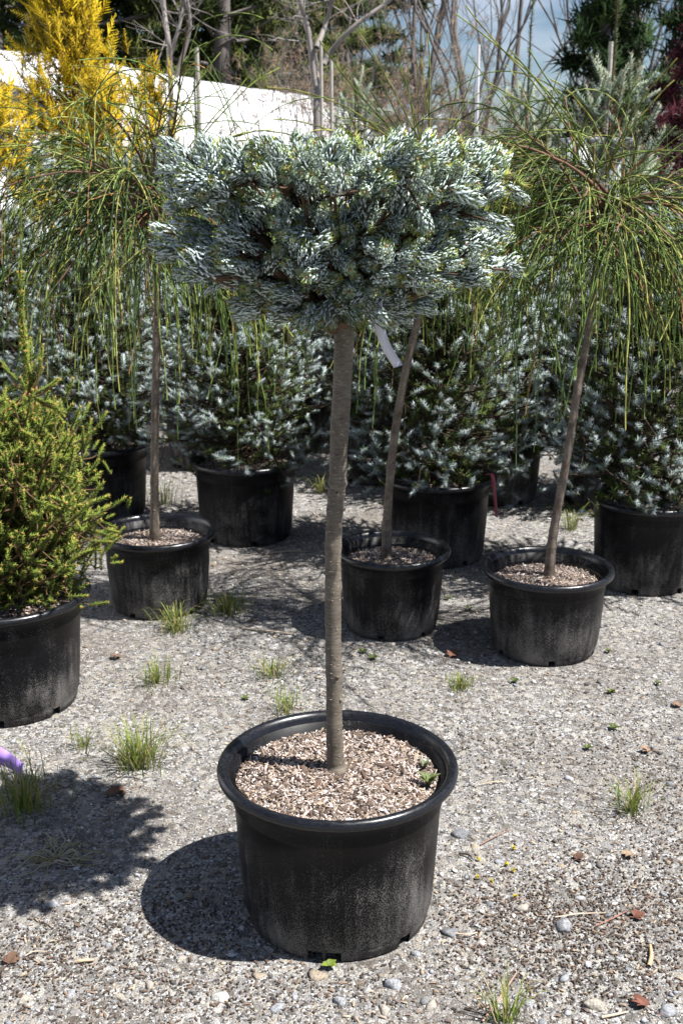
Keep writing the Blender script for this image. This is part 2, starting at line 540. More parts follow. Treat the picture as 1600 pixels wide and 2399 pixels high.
rs = np.random.default_rng(11)
g = Geo()
for k in range(10):
    bv, bf = (OCT_V, OCT_F) if k < 7 else (ICO_V, ICO_F)
    n = 6600 if k < 7 else 650
    v, f = rock_variant(rs, bv, bf)
    x, y = ground_points(rs, n, 1.25, 5.2)
    n = len(x)
    s = np.clip(rs.lognormal(math.log(0.0023 if k < 7 else 0.0042), 0.42, n), 0.0012, 0.011)
    s *= 1 + 0.12 * (y - 2)
    c = PALETTE[rs.choice(len(PALETTE), n, p=PALW)] * rs.uniform(0.7, 1.25, (n, 1))
    d = np.column_stack((rs.normal(0, .25, n), rs.normal(0, .25, n), np.ones(n)))
    scatter(g, (v, f, np.ones((len(f), 3))), np.column_stack((x, y, s * 0.18)), d, s, c, rs)
gravel = g.build('gravel', M['stone'], ground, kind='stuff')

# larger stones that can be picked out one by one: parts of the yard
rs = np.random.default_rng(12)
def subdiv(v, f):
    v = [tuple(x) for x in v]; memo = {}; out = []
    def mid(a, b):
        k = (min(a, b), max(a, b))
        if k not in memo:
            m = norm((np.array(v[a]) + np.array(v[b])) / 2); v.append(tuple(m)); memo[k] = len(v) - 1
        return memo[k]
    for a, b, c in f:
        x, y, z = mid(a, b), mid(b, c), mid(c, a)
        out += [(a, x, z), (b, y, x), (c, z, y), (x, y, z)]
    return np.array(v), np.array(out)
IC2_V, IC2_F = subdiv(ICO_V, ICO_F)
def faceted_rock(rs):
    """broken stone: sphere directions cut back by random planes"""
    nrm = norm(rs.normal(0, 1, (7, 3))); dist = rs.uniform(.4, .85, 7)
    dots = IC2_V @ nrm.T
    rr = np.min(np.where(dots > .05, dist / np.maximum(dots, .05), 9), axis=1)
    return IC2_V * np.clip(rr, .4, 1.15)[:, None] * np.array((rs.uniform(.9, 1.3), rs.uniform(.65, 1.0), rs.uniform(.42, .66))), IC2_F
rock_meshes = []
for k in range(8):
    v, f = faceted_rock(rs)
    v = v * rs.uniform(.9, 1.08, (len(v), 1))
    gg = Geo()
    base = PALETTE[[0, 8, 1, 5, 2, 3, 1, 0][k]] * .8
    gg.add(v, f, base)
    rock_meshes.append(gg.mesh('stone'))
def stone(x, y, s, k):
    o = link('stone', rock_meshes[k % 8], M['rock'], ground)
    o.location = (x, y, s * 0.08)
    o.rotation_euler = (random.uniform(-.2, .2), random.uniform(-.2, .2), random.uniform(0, 6.28))
    o.scale = (s, s, s)
for (px_, py_, w) in [(605, 2290, 38), (1395, 2360, 60), (1320, 2170, 56), (1058, 2190, 44), (925, 2310, 50), (120, 2120, 36), (425, 2250, 30),
                      (350, 2310, 34), (280, 2340, 36), (1080, 1960, 44), (1110, 1985, 30), (520, 2345, 46), (740, 2290, 60), (900, 2370, 40),
                      (1170, 2020, 26), (1315, 2030, 24), (165, 2330, 34), (60, 2345, 40), (650, 2365, 46), (1560, 2375, 50), (1240, 2350, 32),
                      (1130, 2215, 28), (118, 1905, 16), (40, 1935, 14), (1345, 1905, 22), (1010, 2360, 44), (690, 2335, 30), (1270, 2395, 26),
                      (1470, 2270, 24), (800, 2350, 38), (560, 2240, 22), (1150, 2120, 24), (1425, 2145, 28), (300, 2180, 26), (1225, 2130, 40), (860, 2325, 26)]:
    p = gp(px_, py_)
    stone(p[0], p[1], w / FPX * (p[1] * .96 + .38) * 0.5, random.randrange(8))
x, y = ground_points(rs, 90, 1.3, 3.4)
for i in range(len(x)):
    stone(x[i], y[i], float(np.clip(rs.lognormal(math.log(.0085), .28), .006, .016)), i)

# litter of bark scraps: nobody could count it
rs = np.random.default_rng(13)
CHIPV = np.array([(-1, -.32, 0), (1, -.25, 0), (.85, .3, .05), (-.9, .28, -.04), (-.9, -.2, .16), (.9, -.2, .2), (.75, .22, .2), (-.8, .2, .15)])
CHIPF = np.array([(0, 1, 5), (0, 5, 4), (1, 2, 6), (1, 6, 5), (2, 3, 7), (2, 7, 6), (3, 0, 4), (3, 4, 7), (4, 5, 6), (4, 6, 7)])
BROWNS = np.array([(.115, .080, .062), (.17, .115, .085), (.075, .054, .044), (.23, .165, .12), (.38, .30, .22), (.14, .088, .068)])
def litter_at(n, cx, cy, sx, sy, smin, smax, g):
    x = rs.normal(cx, sx, n); y = rs.normal(cy, sy, n)
    ok = ~in_pot_footprint(x, y); x, y = x[ok], y[ok]; n = len(x)
    s = rs.uniform(smin, smax, n)
    d = np.column_stack((rs.normal(0, .22, n), rs.normal(0, .22, n), np.ones(n)))
    scatter(g, (CHIPV, CHIPF, np.ones((10, 3))), np.column_stack((x, y, np.full(n, .003))), d, s, BROWNS[rs.integers(0, 6, n)] * rs.uniform(.7, 1.2, (n, 1)), rs)
g = Geo()
for (px_, py_, n, sx, sy) in [(1260, 2180, 330, .10, .09), (1330, 2060, 160, .12, .10), (1130, 2140, 130, .06, .05), (1500, 2230, 160, .08, .12), (120, 2250, 200, .12, .10),
                              (300, 2330, 220, .15, .07), (1450, 1900, 160, .15, .2), (1420, 1720, 150, .2, .2), (640, 2330, 120, .2, .06), (1200, 2350, 240, .2, .07),
                              (900, 1560, 150, .3, .2), (400, 1600, 170, .3, .25), (1530, 2050, 200, .1, .2)]:
    p = gp(px_, py_); litter_at(int(n * .75), p[0], p[1], sx * 1.15, sy * 1.15, .0022, .0068, g)
litter_at(700, 0, 2.4, .9, .8, .002, .0045, g)
for (px_, py_, n, sx, sy) in [(1270, 2150, 1100, .11, .08), (1380, 2270, 700, .13, .06), (110, 2240, 700, .12, .07), (1575, 1900, 900, .07, .3), (330, 2160, 500, .12, .06), (700, 1570, 400, .2, .12), (1180, 1760, 400, .15, .15), (1500, 2120, 700, .1, .12), (560, 2330, 500, .2, .05)]:
    p = gp(px_, py_)
    x, y = rs.normal(p[0], sx, n), rs.normal(p[1], sy, n)
    ok = ~in_pot_footprint(x, y); x, y = x[ok], y[ok]; n = len(x)
    scatter(g, (OCT_V * np.array((1, .8, .6)), OCT_F, np.ones((8, 3))), np.column_stack((x, y, np.full(n, .0016))), np.column_stack((rs.normal(0, .3, n), rs.normal(0, .3, n), np.ones(n))), rs.uniform(.0016, .0042, n), np.array((.075, .058, .046)) * rs.uniform(.6, 1.6, (n, 1)), rs)
litter = g.build('bark_litter', M['chip'], ground, kind='stuff')

# ------------------------------------------------------------------ nursery pots
def lathe(g, prof, k, skip=None, col=(.5, .5, .5)):
    prof = np.asarray(prof, float)
    a = np.arange(k) * 2 * np.pi / k
    v = np.stack((prof[:, 0:1] * np.cos(a), prof[:, 0:1] * np.sin(a), np.repeat(prof[:, 1:2], k, 1)), -1).reshape(-1, 3)
    f = []
    for i in range(len(prof) - 1):
        for j in range(k):
            if skip and skip(i, j): continue
            j2 = (j + 1) % k
            f.append((i * k + j, i * k + j2, (i + 1) * k + j2, (i + 1) * k + j))
    g.add(v, f, col)

def pot_meshes(Rr, H, k=96, soil_drop=0.03, seed=0, nchips=900, nbig=0):
    """one kind of pot: meshes for body, rim and soil (shared by its copies)"""
    rb, rt = Rr * 0.785, Rr * 0.885                     # radii of the wall at the foot and under the rim
    wall = lambda z: rb + (rt - rb) * z / H
    holes = [int(k * f) for f in (0.03, 0.20, 0.37, 0.53, 0.70, 0.735, 0.865)]
    hw = max(2, k // 34)
    z_n = 0.022 * H / .3
    prof = [(rb - .012, .001), (rb - .003, .004), (rb, z_n), (rb + .0005, z_n + .004), (rb + .004, z_n + .011), (wall(.10) + .002, .10 * H / .3),
            (wall(.18) + .001, .18 * H / .3), (wall(H * .775), H * .775), (wall(H * .78) + .0028, H * .782), (wall(H * .80) + .0030, H * .80),
            (wall(H * .85) + .002, H * .86), (rt + .003, H - .030), (rt + .010, H - .020), (rt + .014, H - .014),
            (wall(H) - .005, H - .016), (wall(H * .6) - .005, H * .6), (wall(.04) - .005, .040), (rb - .006, .024), (rb - .010, .004)]
    gb = Geo()
    lathe(gb, prof, k, skip=lambda i, j: i in (0, 1, 16, 17) and any(0 <= j - h < hw for h in holes))
    body = gb.mesh('body', smooth=True)
    gr = Geo()
    o = Rr
    lathe(gr, [(rt + .010, H - .022), (o - .006, H - .020), (o - .001, H - .016), (o, H - .010), (o - .0015, H - .004), (o - .006, H - .0005), (o - .011, H + .0005),
               (o - .017, H - .003), (o - .021, H - .009), (o - .024, H - .020), (wall(H - .05) - .006, H - .050), (wall(H - .08) - .006, H - .080)], k)
    rim = gr.mesh('rim', smooth=True)
    rs = np.random.default_rng(seed)
    gs = Geo()
    nr, zs, rin = 14, H - soil_drop, wall(H - soil_drop - .01) - .0055
    prof_r = np.linspace(0.004, rin, nr)
    a = np.arange(48) * 2 * np.pi / 48
    zz = zs + rs.normal(0, .0016, (nr, 48)) + .006 * np.exp(-(prof_r[:, None] / .06) ** 2) - .008 * (prof_r[:, None] / rin) ** 4
    sv = np.stack((prof_r[:, None] * np.cos(a), prof_r[:, None] * np.sin(a), zz), -1).reshape(-1, 3)
    sf = [(i * 48 + j, i * 48 + (j + 1) % 48, (i + 1) * 48 + (j + 1) % 48, (i + 1) * 48 + j) for i in range(nr - 1) for j in range(48)]
    gs.add(sv, sf)
    soil = gs.mesh('soil', smooth=True)
    gc = Geo()
    mixes = np.array([(.62, .54, .50), (.70, .63, .59), (.54, .44, .39), (.30, .235, .19), (.15, .11, .085), (.085, .062, .05), (.80, .78, .76), (.42, .33, .25)])
    mw = np.array([.17, .10, .15, .16, .15, .13, .06, .08])
    for q, share in enumerate((.30, .38, .32)):
        n = int(nchips * share)
        r = np.sqrt(rs.uniform(0.01, 1, n)) * (rin - .004); t = rs.uniform(0, 6.283, n)
        wts = [np.array([.06, .02, .12, .20, .24, .22, .02, .12]), np.array([.20, .10, .22, .18, .11, .06, .03, .10]), np.array([.24, .18, .14, .12, .12, .08, .09, .03])][q]
        c = mixes[rs.choice(8, n, p=wts / wts.sum())] * rs.uniform(.65, 1.12, (n, 1))
        d = np.column_stack((rs.normal(0, .6, n), rs.normal(0, .6, n), np.ones(n)))
        z = zs - .008 * (r / rin) ** 4 + .006 * np.exp(-(r / .06) ** 2) + rs.uniform(-.0005, .0045, n)
        pos = np.column_stack((r * np.cos(t), r * np.sin(t), z))
        if q == 0: scatter(gc, (CHIPV, CHIPF, np.ones((10, 3))), pos, d, rs.uniform(.0025, .0085, n), c, rs)
        elif q == 1: scatter(gc, (CHIPV * np.array((1.5, .55, .7)), CHIPF, np.ones((10, 3))), pos, d, rs.uniform(.0018, .0050, n), c, rs)
        else: scatter(gc, (OCT_V * np.array((1, .8, .7)), OCT_F, np.ones((8, 3))), pos, d, rs.uniform(.0012, .0030, n), c, rs)
    return dict(body=body, rim=rim, soil=soil, chips=gc.mesh('potting_mix'), zs=zs, rin=rin)

KIT = {
    'main': pot_meshes(.219, .305, 160, .026, 1, 9000),
    'big': pot_meshes(.21, .30, 96, .032, 2, 1500),
    'small': pot_meshes(.186, .25, 96, .042, 3, 2000),
}
POT_LABEL = {
    'main': ('main', 0.0, 'large black nursery pot standing alone on gravel, holding the silvery flat-topped fir'),
    'wl': ('small', 0.9, 'low black nursery pot of the weeping tree beside the yellow-green spruce, grass at its foot'),
    'wm': ('small', 2.1, 'low black nursery pot of the weeping tree partly hidden by the grey fir trunk'),
    'wr': ('small', 3.4, 'low black nursery pot of the weeping tree with a thin leaning trunk, square holes showing'),
    'spruce': ('big', 0.2, 'black nursery pot holding the yellow-green spruce, beside a purple ribbon'),
    'f1': ('big', 1.2, 'black nursery pot behind the yellow-green spruce, holding a blue spruce'),
    'f2': ('big', 2.6, 'black nursery pot of blue spruce with a pale sun patch on its shaded wall'),
    'f3': ('big', 4.0, 'black nursery pot with a faded pink tape hanging from its rim'),
    'f4': ('big', 5.1, 'black nursery pot of the blue spruce at the yard edge beside the leaning weeping tree'),
    'f5': ('big', 0.55, 'black nursery pot with grey dusty wall behind the pink-taped pot'),
    'f6': ('big', 0.7, 'black nursery pot in deep shade, seen just beside the grey fir trunk'),
    'f7': ('big', 1.7, 'black nursery pot with a sunlit wall under spruce branches behind the leaning weeping trunk'),
    'f8': ('big', 2.9, 'black nursery pot shaded below drooping blue spruce branches'),
    'f9': ('big', 3.9, 'black nursery pot in the back row beyond the yellow-green spruce'),
    'f10': ('big', 4.6, 'black nursery pot in the back row beyond the edge spruce'),
    'f12': ('big', 8.4, 'black nursery pot half buried in foliage in the last row of blue spruces'),
    'f13': ('big', 9.1, 'black nursery pot half buried in foliage in the last row of blue spruces'),
    'f14': ('big', 9.8, 'black nursery pot half buried in foliage in the last row of blue spruces'),
    'f15': ('big', 10.5, 'black nursery pot half buried in foliage in the last row of blue spruces'),
    'f16': ('big', 11.2, 'black nursery pot half buried in foliage in the last row of blue spruces'),
    'f17': ('big', 11.9, 'black nursery pot half buried in foliage in the last row of blue spruces'),
    'f11': ('big', 5.6, 'black nursery pot in the back row between two blue spruces, behind a weeping trunk'),
}
pots = {}
for key, (kit, rot, label) in POT_LABEL.items():
    x, y, d, h = POTS[key]
    K = KIT[kit]
    p = thing('nursery_pot', (x, y, 0), label, 'pot', 'black nursery pots')
    s = d / 2 / {'main': .219, 'big': .21, 'small': .186}[kit]
    p.scale = (s, s, h / {'main': .305, 'big': .30, 'small': .25}[kit])
    p.rotation_euler.z = rot
    link('body', K['body'], M['pot'], p)
    link('rim', K['rim'], M['rim'], p)
    so = link('soil', K['soil'], M['soil'], p)
    link('potting_mix', K['chips'], M['chip'], so, kind='stuff')
    pots[key] = p

# bark pieces on the soil of the big pot that can be told apart
rs = np.random.default_rng(21)
chip_meshes = []
for k in range(6):
    gg = Geo(); gg.add(CHIPV * np.array((1, rs.uniform(.5, 1.3), rs.uniform(.8, 1.6))), CHIPF, BROWNS[k] * rs.uniform(.8, 1.2, (10, 1)))
    chip_meshes.append(gg.mesh('bark_chip'))
soil_main = [c for c in pots['main'].children if c.name.startswith('soil')][0]
for i in range(90):
    r = math.sqrt(rs.uniform(.02, 1)) * .178; t = rs.uniform(0, 6.283)
    o = link('bark_chip', chip_meshes[i % 6], M['chip'], soil_main)
    s = float(rs.uniform(.006, .013))
    o.location = (r * math.cos(t), r * math.sin(t), KIT['main']['zs'] + .002 + .004 * rs.uniform() - .008 * (r / .187) ** 4 + .006 * math.exp(-(r / .06) ** 2))
    o.rotation_euler = (rs.normal(0, .3), rs.normal(0, .3), rs.uniform(0, 6.28))
    o.scale = (s, s, s)

# ------------------------------------------------------------------ foliage templates
GA = 2.39996
def needle3(p0, p1, p2, w, nrm, s0, s1, c_out, c_in):
    """closed needle of two segments: flat outer face (c_out), keeled inner faces (c_in)"""
    def ring(c, s): return [c + w * s + nrm * s * .15, c - w * s + nrm * s * .15, c - nrm * s * .55]
    v = np.array(ring(p0, s0) + ring(p1, s1) + [p2])
    f, c = [], []
    for i in range(3):
        j = (i + 1) % 3
        cc = c_out if i == 0 else c_in
        f += [(i, j, 3 + j), (i, 3 + j, 3 + i), (3 + i, 3 + j, 6)]
        c += [cc] * 3
    return v, np.array(f), np.array(c)

def spike(p0, p1, s, c):
    """slim three-sided needle"""
    d = norm(p1 - p0)
    u = norm(np.cross(d, (0.31, 0.52, 0.79))); w = np.cross(d, u)
    v = np.array([p0 + u * s, p0 - u * s * .5 + w * s * .87, p0 - u * s * .5 - w * s * .87, p0 + d * 0 + (p1 - p0)])
    return v, np.array([(0, 1, 3), (1, 2, 3), (2, 0, 3)]), np.array([c] * 3)

def rod(L, r, c, k=4):
    a = np.arange(k) * 2 * np.pi / k
    v = np.vstack([np.column_stack((r * np.cos(a), r * np.sin(a), np.zeros(k))), [(0, 0, L)]])
    return v, np.array([(i, (i + 1) % k, k) for i in range(k)]), np.array([c] * k)

def silver_shoot(rs, L, n, rad, frost):
    """shoot of a silver-needled fir: curled needles pressed round a plump shoot, silver undersides outward, green cup at the tip"""
    parts = [rod(L, .0018, (.14, .08, .045))]
    ax = np.array((0, 0, 1.0))
    for i in range(n):
        t = (i + .5) / n
        ph = i * GA + rs.normal(0, .15)
        out = np.array((math.cos(ph), math.sin(ph), 0))
        w = np.cross(ax, out)
        rr = rad * rs.uniform(.86, 1.14) * (1.0 if t < .72 else math.sqrt(max(.12, 1 - ((t - .72) / .36) ** 2)))
        p0 = ax * (t * L) + out * rr * .30
        p1 = p0 + out * rr * .62 + ax * rr * .22 + w * rr * rs.normal(0, .08)
        p2 = p1 + out * rr * (.08 if t < .8 else -.18) + ax * rr * rs.uniform(.62, .92) + w * rr * rs.normal(0, .22)
        nr = norm(out * .9 - ax * .25)
        fr = np.clip(frost + rs.normal(0, .13) - .3 * max(0, t - .85) / .15, .1, 1)
        sil = np.array((.60, .70, .715)) * fr + np.array((.17, .25, .06)) * (1 - fr)
        grn = np.array((.11, .17, .035)) * rs.uniform(.7, 1.3)
        if t > .82: grn = np.array((.34, .40, .06)) * rs.uniform(.7, 1.2)
        s0, s1 = .0010, .00150
        i1 = p1 - nr * .0005
        v = np.array([p0 + w * s0, p0 - w * s0, p1 + w * s1, p1 - w * s1, p2 + w * .0007, p2 - w * .0007, i1 + w * s1, i1 - w * s1])
        f = np.array([(0, 1, 3), (0, 3, 2), (2, 3, 5), (2, 5, 4), (6, 5, 7), (6, 4, 5)])
        lower = sil * .40 + grn * .60
        parts.append((v, f, np.array([lower] * 2 + [sil] * 2 + [grn] * 2)))
    b = OCT_V * np.array((.0026, .0026, .0034)) + np.array((0, 0, L + .001))
    parts.append((b, OCT_F, np.array([(.36, .22, .12)] * 8)))
    return merge(parts)

def star_shoot(rs, L, n, nl, tip, base, bud, ang=(55, 75), w=.00075, budsize=.003):
    """spruce shoot: straight needles all round, opening to a star at the tip"""
    parts = [rod(L, .0022, (.16, .09, .045))]
    for i in range(n):
        t = (i + .5) / n
        ph = i * GA + rs.normal(0, .3)
        a = R(ang[1] - (ang[1] - ang[0]) * t + rs.normal(0, 9)) * (1 if t < .85 else .75)
        d = np.array((math.cos(ph) * math.sin(a), math.sin(ph) * math.sin(a), math.cos(a)))
        p0 = np.array((0, 0, t * L))
        c = np.array(base) * (1 - t) + np.array(tip) * t
        parts.append(spike(p0, p0 + d * nl * rs.uniform(.8, 1.15), w, c * rs.uniform(.75, 1.25)))
    if bud is not None:
        parts.append((OCT_V * np.array((budsize, budsize, budsize * 1.3)) + np.array((0, 0, L + .001)), OCT_F, np.array([bud] * 8)))
    return merge(parts)

# ------------------------------------------------------------------ the silver fir in the large pot
rs = np.random.default_rng(31)
MX, MY = POTS['main'][0], POTS['main'][1]
zs_main = KIT['main']['zs']
tp = []
for (px_, py_, w) in [(788, 1806, 44), (786, 1780, 42), (783, 1700, 38), (783, 1600, 38), (781, 1530, 38), (780, 1400, 38), (780, 1300, 38), (784, 1210, 39),
                      (789, 1150, 40), (791, 1140, 41), (795, 1020, 43), (802, 900, 44), (806, 800, 46), (809, 750, 50), (812, 715, 60)]:
    p = at(px_, py_, MY + .01)
    depth = p[1] * CP - (p[2] - CAMH) * SP
    tp.append((*p, w / 2 / FPX * depth))
tp = np.array(tp)
fir = thing('silver_fir', (tp[0, 0], tp[0, 1], tp[0, 2]), 'grafted fir with flat-topped crown of curled silver needles on a straight grey trunk', 'tree')
g = Geo()
sp = spline(tp, 150)
rad = sp[:, 3] * (1 + rs.normal(0, .012, 150))
for px_y, amt in [(1135, .13), (1148, -.13), (1160, .05), (1195, .07), (1285, .04), (1585, .06), (1660, .07), (1690, -.04), (1745, .05)]:
    zc = at(800, px_y, MY)[2]
    rad *= 1 + amt * np.exp(-((sp[:, 2] - zc) / .0045) ** 2)
rad[:9] *= np.linspace(1.45, 1.0, 9)
rad *= 1 + .02 * np.sin(sp[:, 2] * 55) + .012 * np.sin(sp[:, 2] * 171)
v, q, _, _ = tubes(sp[None, :, :3], rad[None], 20)
g.add(v, q)
for px_y, sx in [(1120, 1), (1195, 1), (1240, -1), (1275, -1), (1345, -1), (1585, .4), (1640, .8), (1065, -.2), (980, .1), (1100, -.5), (1195, -.8)]:   # pruned knots
    i = int(np.argmin(np.abs(sp[:, 2] - at(800, px_y, MY)[2])))
    a = math.acos(max(-1, min(1, sx)))
    c = sp[i, :3] + np.array((math.cos(a), -math.sin(a), 0)) * rad[i] * .96
    g.add(ICO_V * np.array((.0042, .0042, .0034)) + c, ICO_F)
trunk = g.build('trunk', M['bark'], fir, smooth=True)
gq = Geo()
for i in range(210):                                   # raised pale breathing pores
    j = int(rs.integers(4, 132)); a = rs.uniform(0, 6.283)
    o_ = np.array((math.cos(a), math.sin(a), 0)); w_ = np.array((-math.sin(a), math.cos(a), 0))
    c = sp[j, :3] + o_ * rad[j] + np.array((0, 0, rs.uniform(-.003, .003)))
    l_ = rs.uniform(.0014, .0034)
    q_ = OCT_V[:, 0:1] * w_ * l_ + OCT_V[:, 1:2] * o_ * .0009 + OCT_V[:, 2:3] * np.array((0, 0, 1)) * .0008
    gq.add(q_ + c, OCT_F, np.array((.42, .36, .28)) * rs.uniform(.5, 1.1))
gq.build('bark_pores', M['wood'], trunk, kind='stuff')

U = np.array((MX - .002, MY + .01, 1.105))
# shoots are gathered into fans (clusters) arranged in three tiers round the graft
clusters = []
def tier(n, z0, z1, r0, r1, el0, el1, size, spread):
    off = rs.uniform(0, 6.28)
    for i in range(n):
        th = off + 2 * np.pi * (i + rs.uniform(-.35, .35)) / n
        r = rs.uniform(r0, r1) * (.86 if z1 < 1.29 and math.cos(th) < -.2 else 1.0); z = rs.uniform(z0, z1)
        el = R(rs.uniform(el0, el1))
        d = np.array((math.cos(th) * math.cos(el), math.sin(th) * math.cos(el), math.sin(el)))
        clusters.append((np.array((U[0] + r * math.cos(th), U[1] + r * math.sin(th) * .92, z)), d, size, spread))
tier(27, 1.295, 1.350, .200, .268, 5, 32, 9, .042)
tier(22, 1.325, 1.360, .13, .20, 25, 62, 9, .042)
tier(11, 1.335, 1.362, .02, .11, 45, 85, 9, .042)
tier(18, 1.245, 1.280, .15, .21, 0, 30, 7, .038)
tier(25, 1.195, 1.235, .195, .275, 0, 25, 8, .040)
tier(19, 1.155, 1.182, .12, .195, -5, 16, 7, .036)
tier(15, 1.120, 1.145, .080, .155, -14, 8, 7, .030)
tier(10, 1.21, 1.29, .07, .14, 5, 50, 7, .04)
S_TM = [silver_shoot(rs, L, n, nl, fr) for (L, n, nl, fr) in [(.056, 92, .0122, .92), (.046, 80, .0120, .86), (.038, 70, .0120, .94), (.028, 56, .0115, .80), (.040, 70, .0118, .45), (.024, 50, .0112, .88)]]
G_TM = [star_shoot(rs, .022, 34, .013, (.42, .46, .10), (.14, .22, .05), (.36, .22, .12), (50, 85), .0011)]
gl, gn = Geo(), Geo()
buckets = [[] for _ in range(7)]
limb_ends = []
for (c, d, size, spread) in clusters:
    zlim, rlim = 1.372 + rs.uniform(0, .030), .285 + rs.uniform(0, .040)
    shade = rs.uniform(.82, 1.1)
    # limb from the graft out to the fan, rising late like the real layered branches
    mid = U + (c - U) * np.array((.42, .42, .50)) + rs.normal(0, .008, 3)
    path = spline(np.array([U + (mid - U) * .06, mid, c]), 10)
    r_ = np.linspace(rs.uniform(.0032, .0050), .0018, 10)
    v, q, _, _ = tubes(path[None], r_[None], 6)
    gl.add(v, q)
    for k in range(size):
        dd = norm(d + rs.normal(0, .42, 3) + np.array((0, 0, .10)))
        b = c + rs.normal(0, spread * .62, 3) * np.array((1, 1, .55)) - d * .012
        t = int(rs.choice(7, p=[.20, .23, .20, .11, .12, .10, .04]))
        tip = b + dd * ((.056, .046, .038, .028, .040, .024, .022)[t] + .006)
        tr_ = math.hypot(tip[0] - U[0], tip[1] - U[1]); ta = math.atan2(tip[1] - U[1], tip[0] - U[0])
        if tip[2] > zlim or tr_ > rlim or tip[2] < 1.085:
            continue
        buckets[t].append((b, dd, rs.uniform(.85, 1.15)))
        s0 = c - d * .035 + rs.normal(0, .004, 3)
        v, q, _, _ = tubes(np.array([[s0, (s0 + b) / 2 + rs.normal(0, .003, 3), b + dd * .004]]), np.array([[.0026, .0022, .0017]]), 4)
        gl.add(v, q)
for t, bk in enumerate(buckets):
    tm = (S_TM + G_TM)[t]
    scatter(gn, tm, np.array([b[0] for b in bk]), np.array([b[1] for b in bk]), np.array([b[2] for b in bk]), np.clip(rs.normal(.98, .14, (len(bk), 1)), .65, 1.2), rs)
# thick crooked limbs seen below the crown
for (ex, ey, ez, r0) in [(.20, -.03, 1.175, .010), (-.22, -.04, 1.185, .011), (.10, .12, 1.17, .010), (-.12, .14, 1.17, .010), (.13, -.12, 1.19, .009), (-.10, -.14, 1.20, .009), (.02, -.05, 1.25, .013)]:
    e = np.array((U[0] + ex, U[1] + ey, ez))
    m_ = (U + e) / 2 + np.array((0, 0, -.006)) + rs.normal(0, .006, 3)
    gb = Geo()
    add_tube(gb, [U - np.array((0, 0, .012)), m_, e], [r0 * 1.5, r0, r0 * .5], 8, 14, wob=.05, rs=rs)
    gb.build('limb', M['limb'], fir, smooth=True)
crown = gn.build('crown', M['needle'], fir)
gl.build('twigs', M['limb'], crown, smooth=True)
print('fir tris', len(crown.data.polygons))

# white tag strip looped over a limb
def strip(g, pts, wdir, width, thick=.0006, n=24, twist=0.0):
    p = spline(pts, n)
    T = norm(np.gradient(p, axis=0))
    W = np.broadcast_to(norm(np.asarray(wdir, float)), T.shape)
    if twist:
        a = np.linspace(0, twist, n)[:, None]
        Bq = norm(np.cross(T, W)); W = W * np.cos(a) + Bq * np.sin(a)
    N = norm(np.cross(T, W))
    w = np.broadcast_to(np.asarray(width, float), (n,))[:, None] / 2
    ring = np.stack((p + W * w + N * thick, p - W * w + N * thick, p - W * w - N * thick, p + W * w - N * thick), 1).reshape(-1, 3)
    f = [(i * 4 + j, i * 4 + (j + 1) % 4, (i + 1) * 4 + (j + 1) % 4, (i + 1) * 4 + j) for i in range(n - 1) for j in range(4)]
    f += [(0, 1, 2, 3), (n * 4 - 1, n * 4 - 2, n * 4 - 3, n * 4 - 4)]
    g.add(ring, f)
g = Geo()
Yt = MY - .115
strip(g, [at(900, 706, Yt + .03), at(884, 700, Yt + .012), at(885, 712, Yt), at(888, 755, Yt - .004), at(902, 805, Yt - .006), at(933, 858, Yt - .004)], (1, .05, .30), .0150, n=30)
tg = g.build('plant_tag', M['tagmat'], smooth=False)
tag(tg, 'blank white plastic tag strip looped round a limb under the silver fir crown', 'tag')

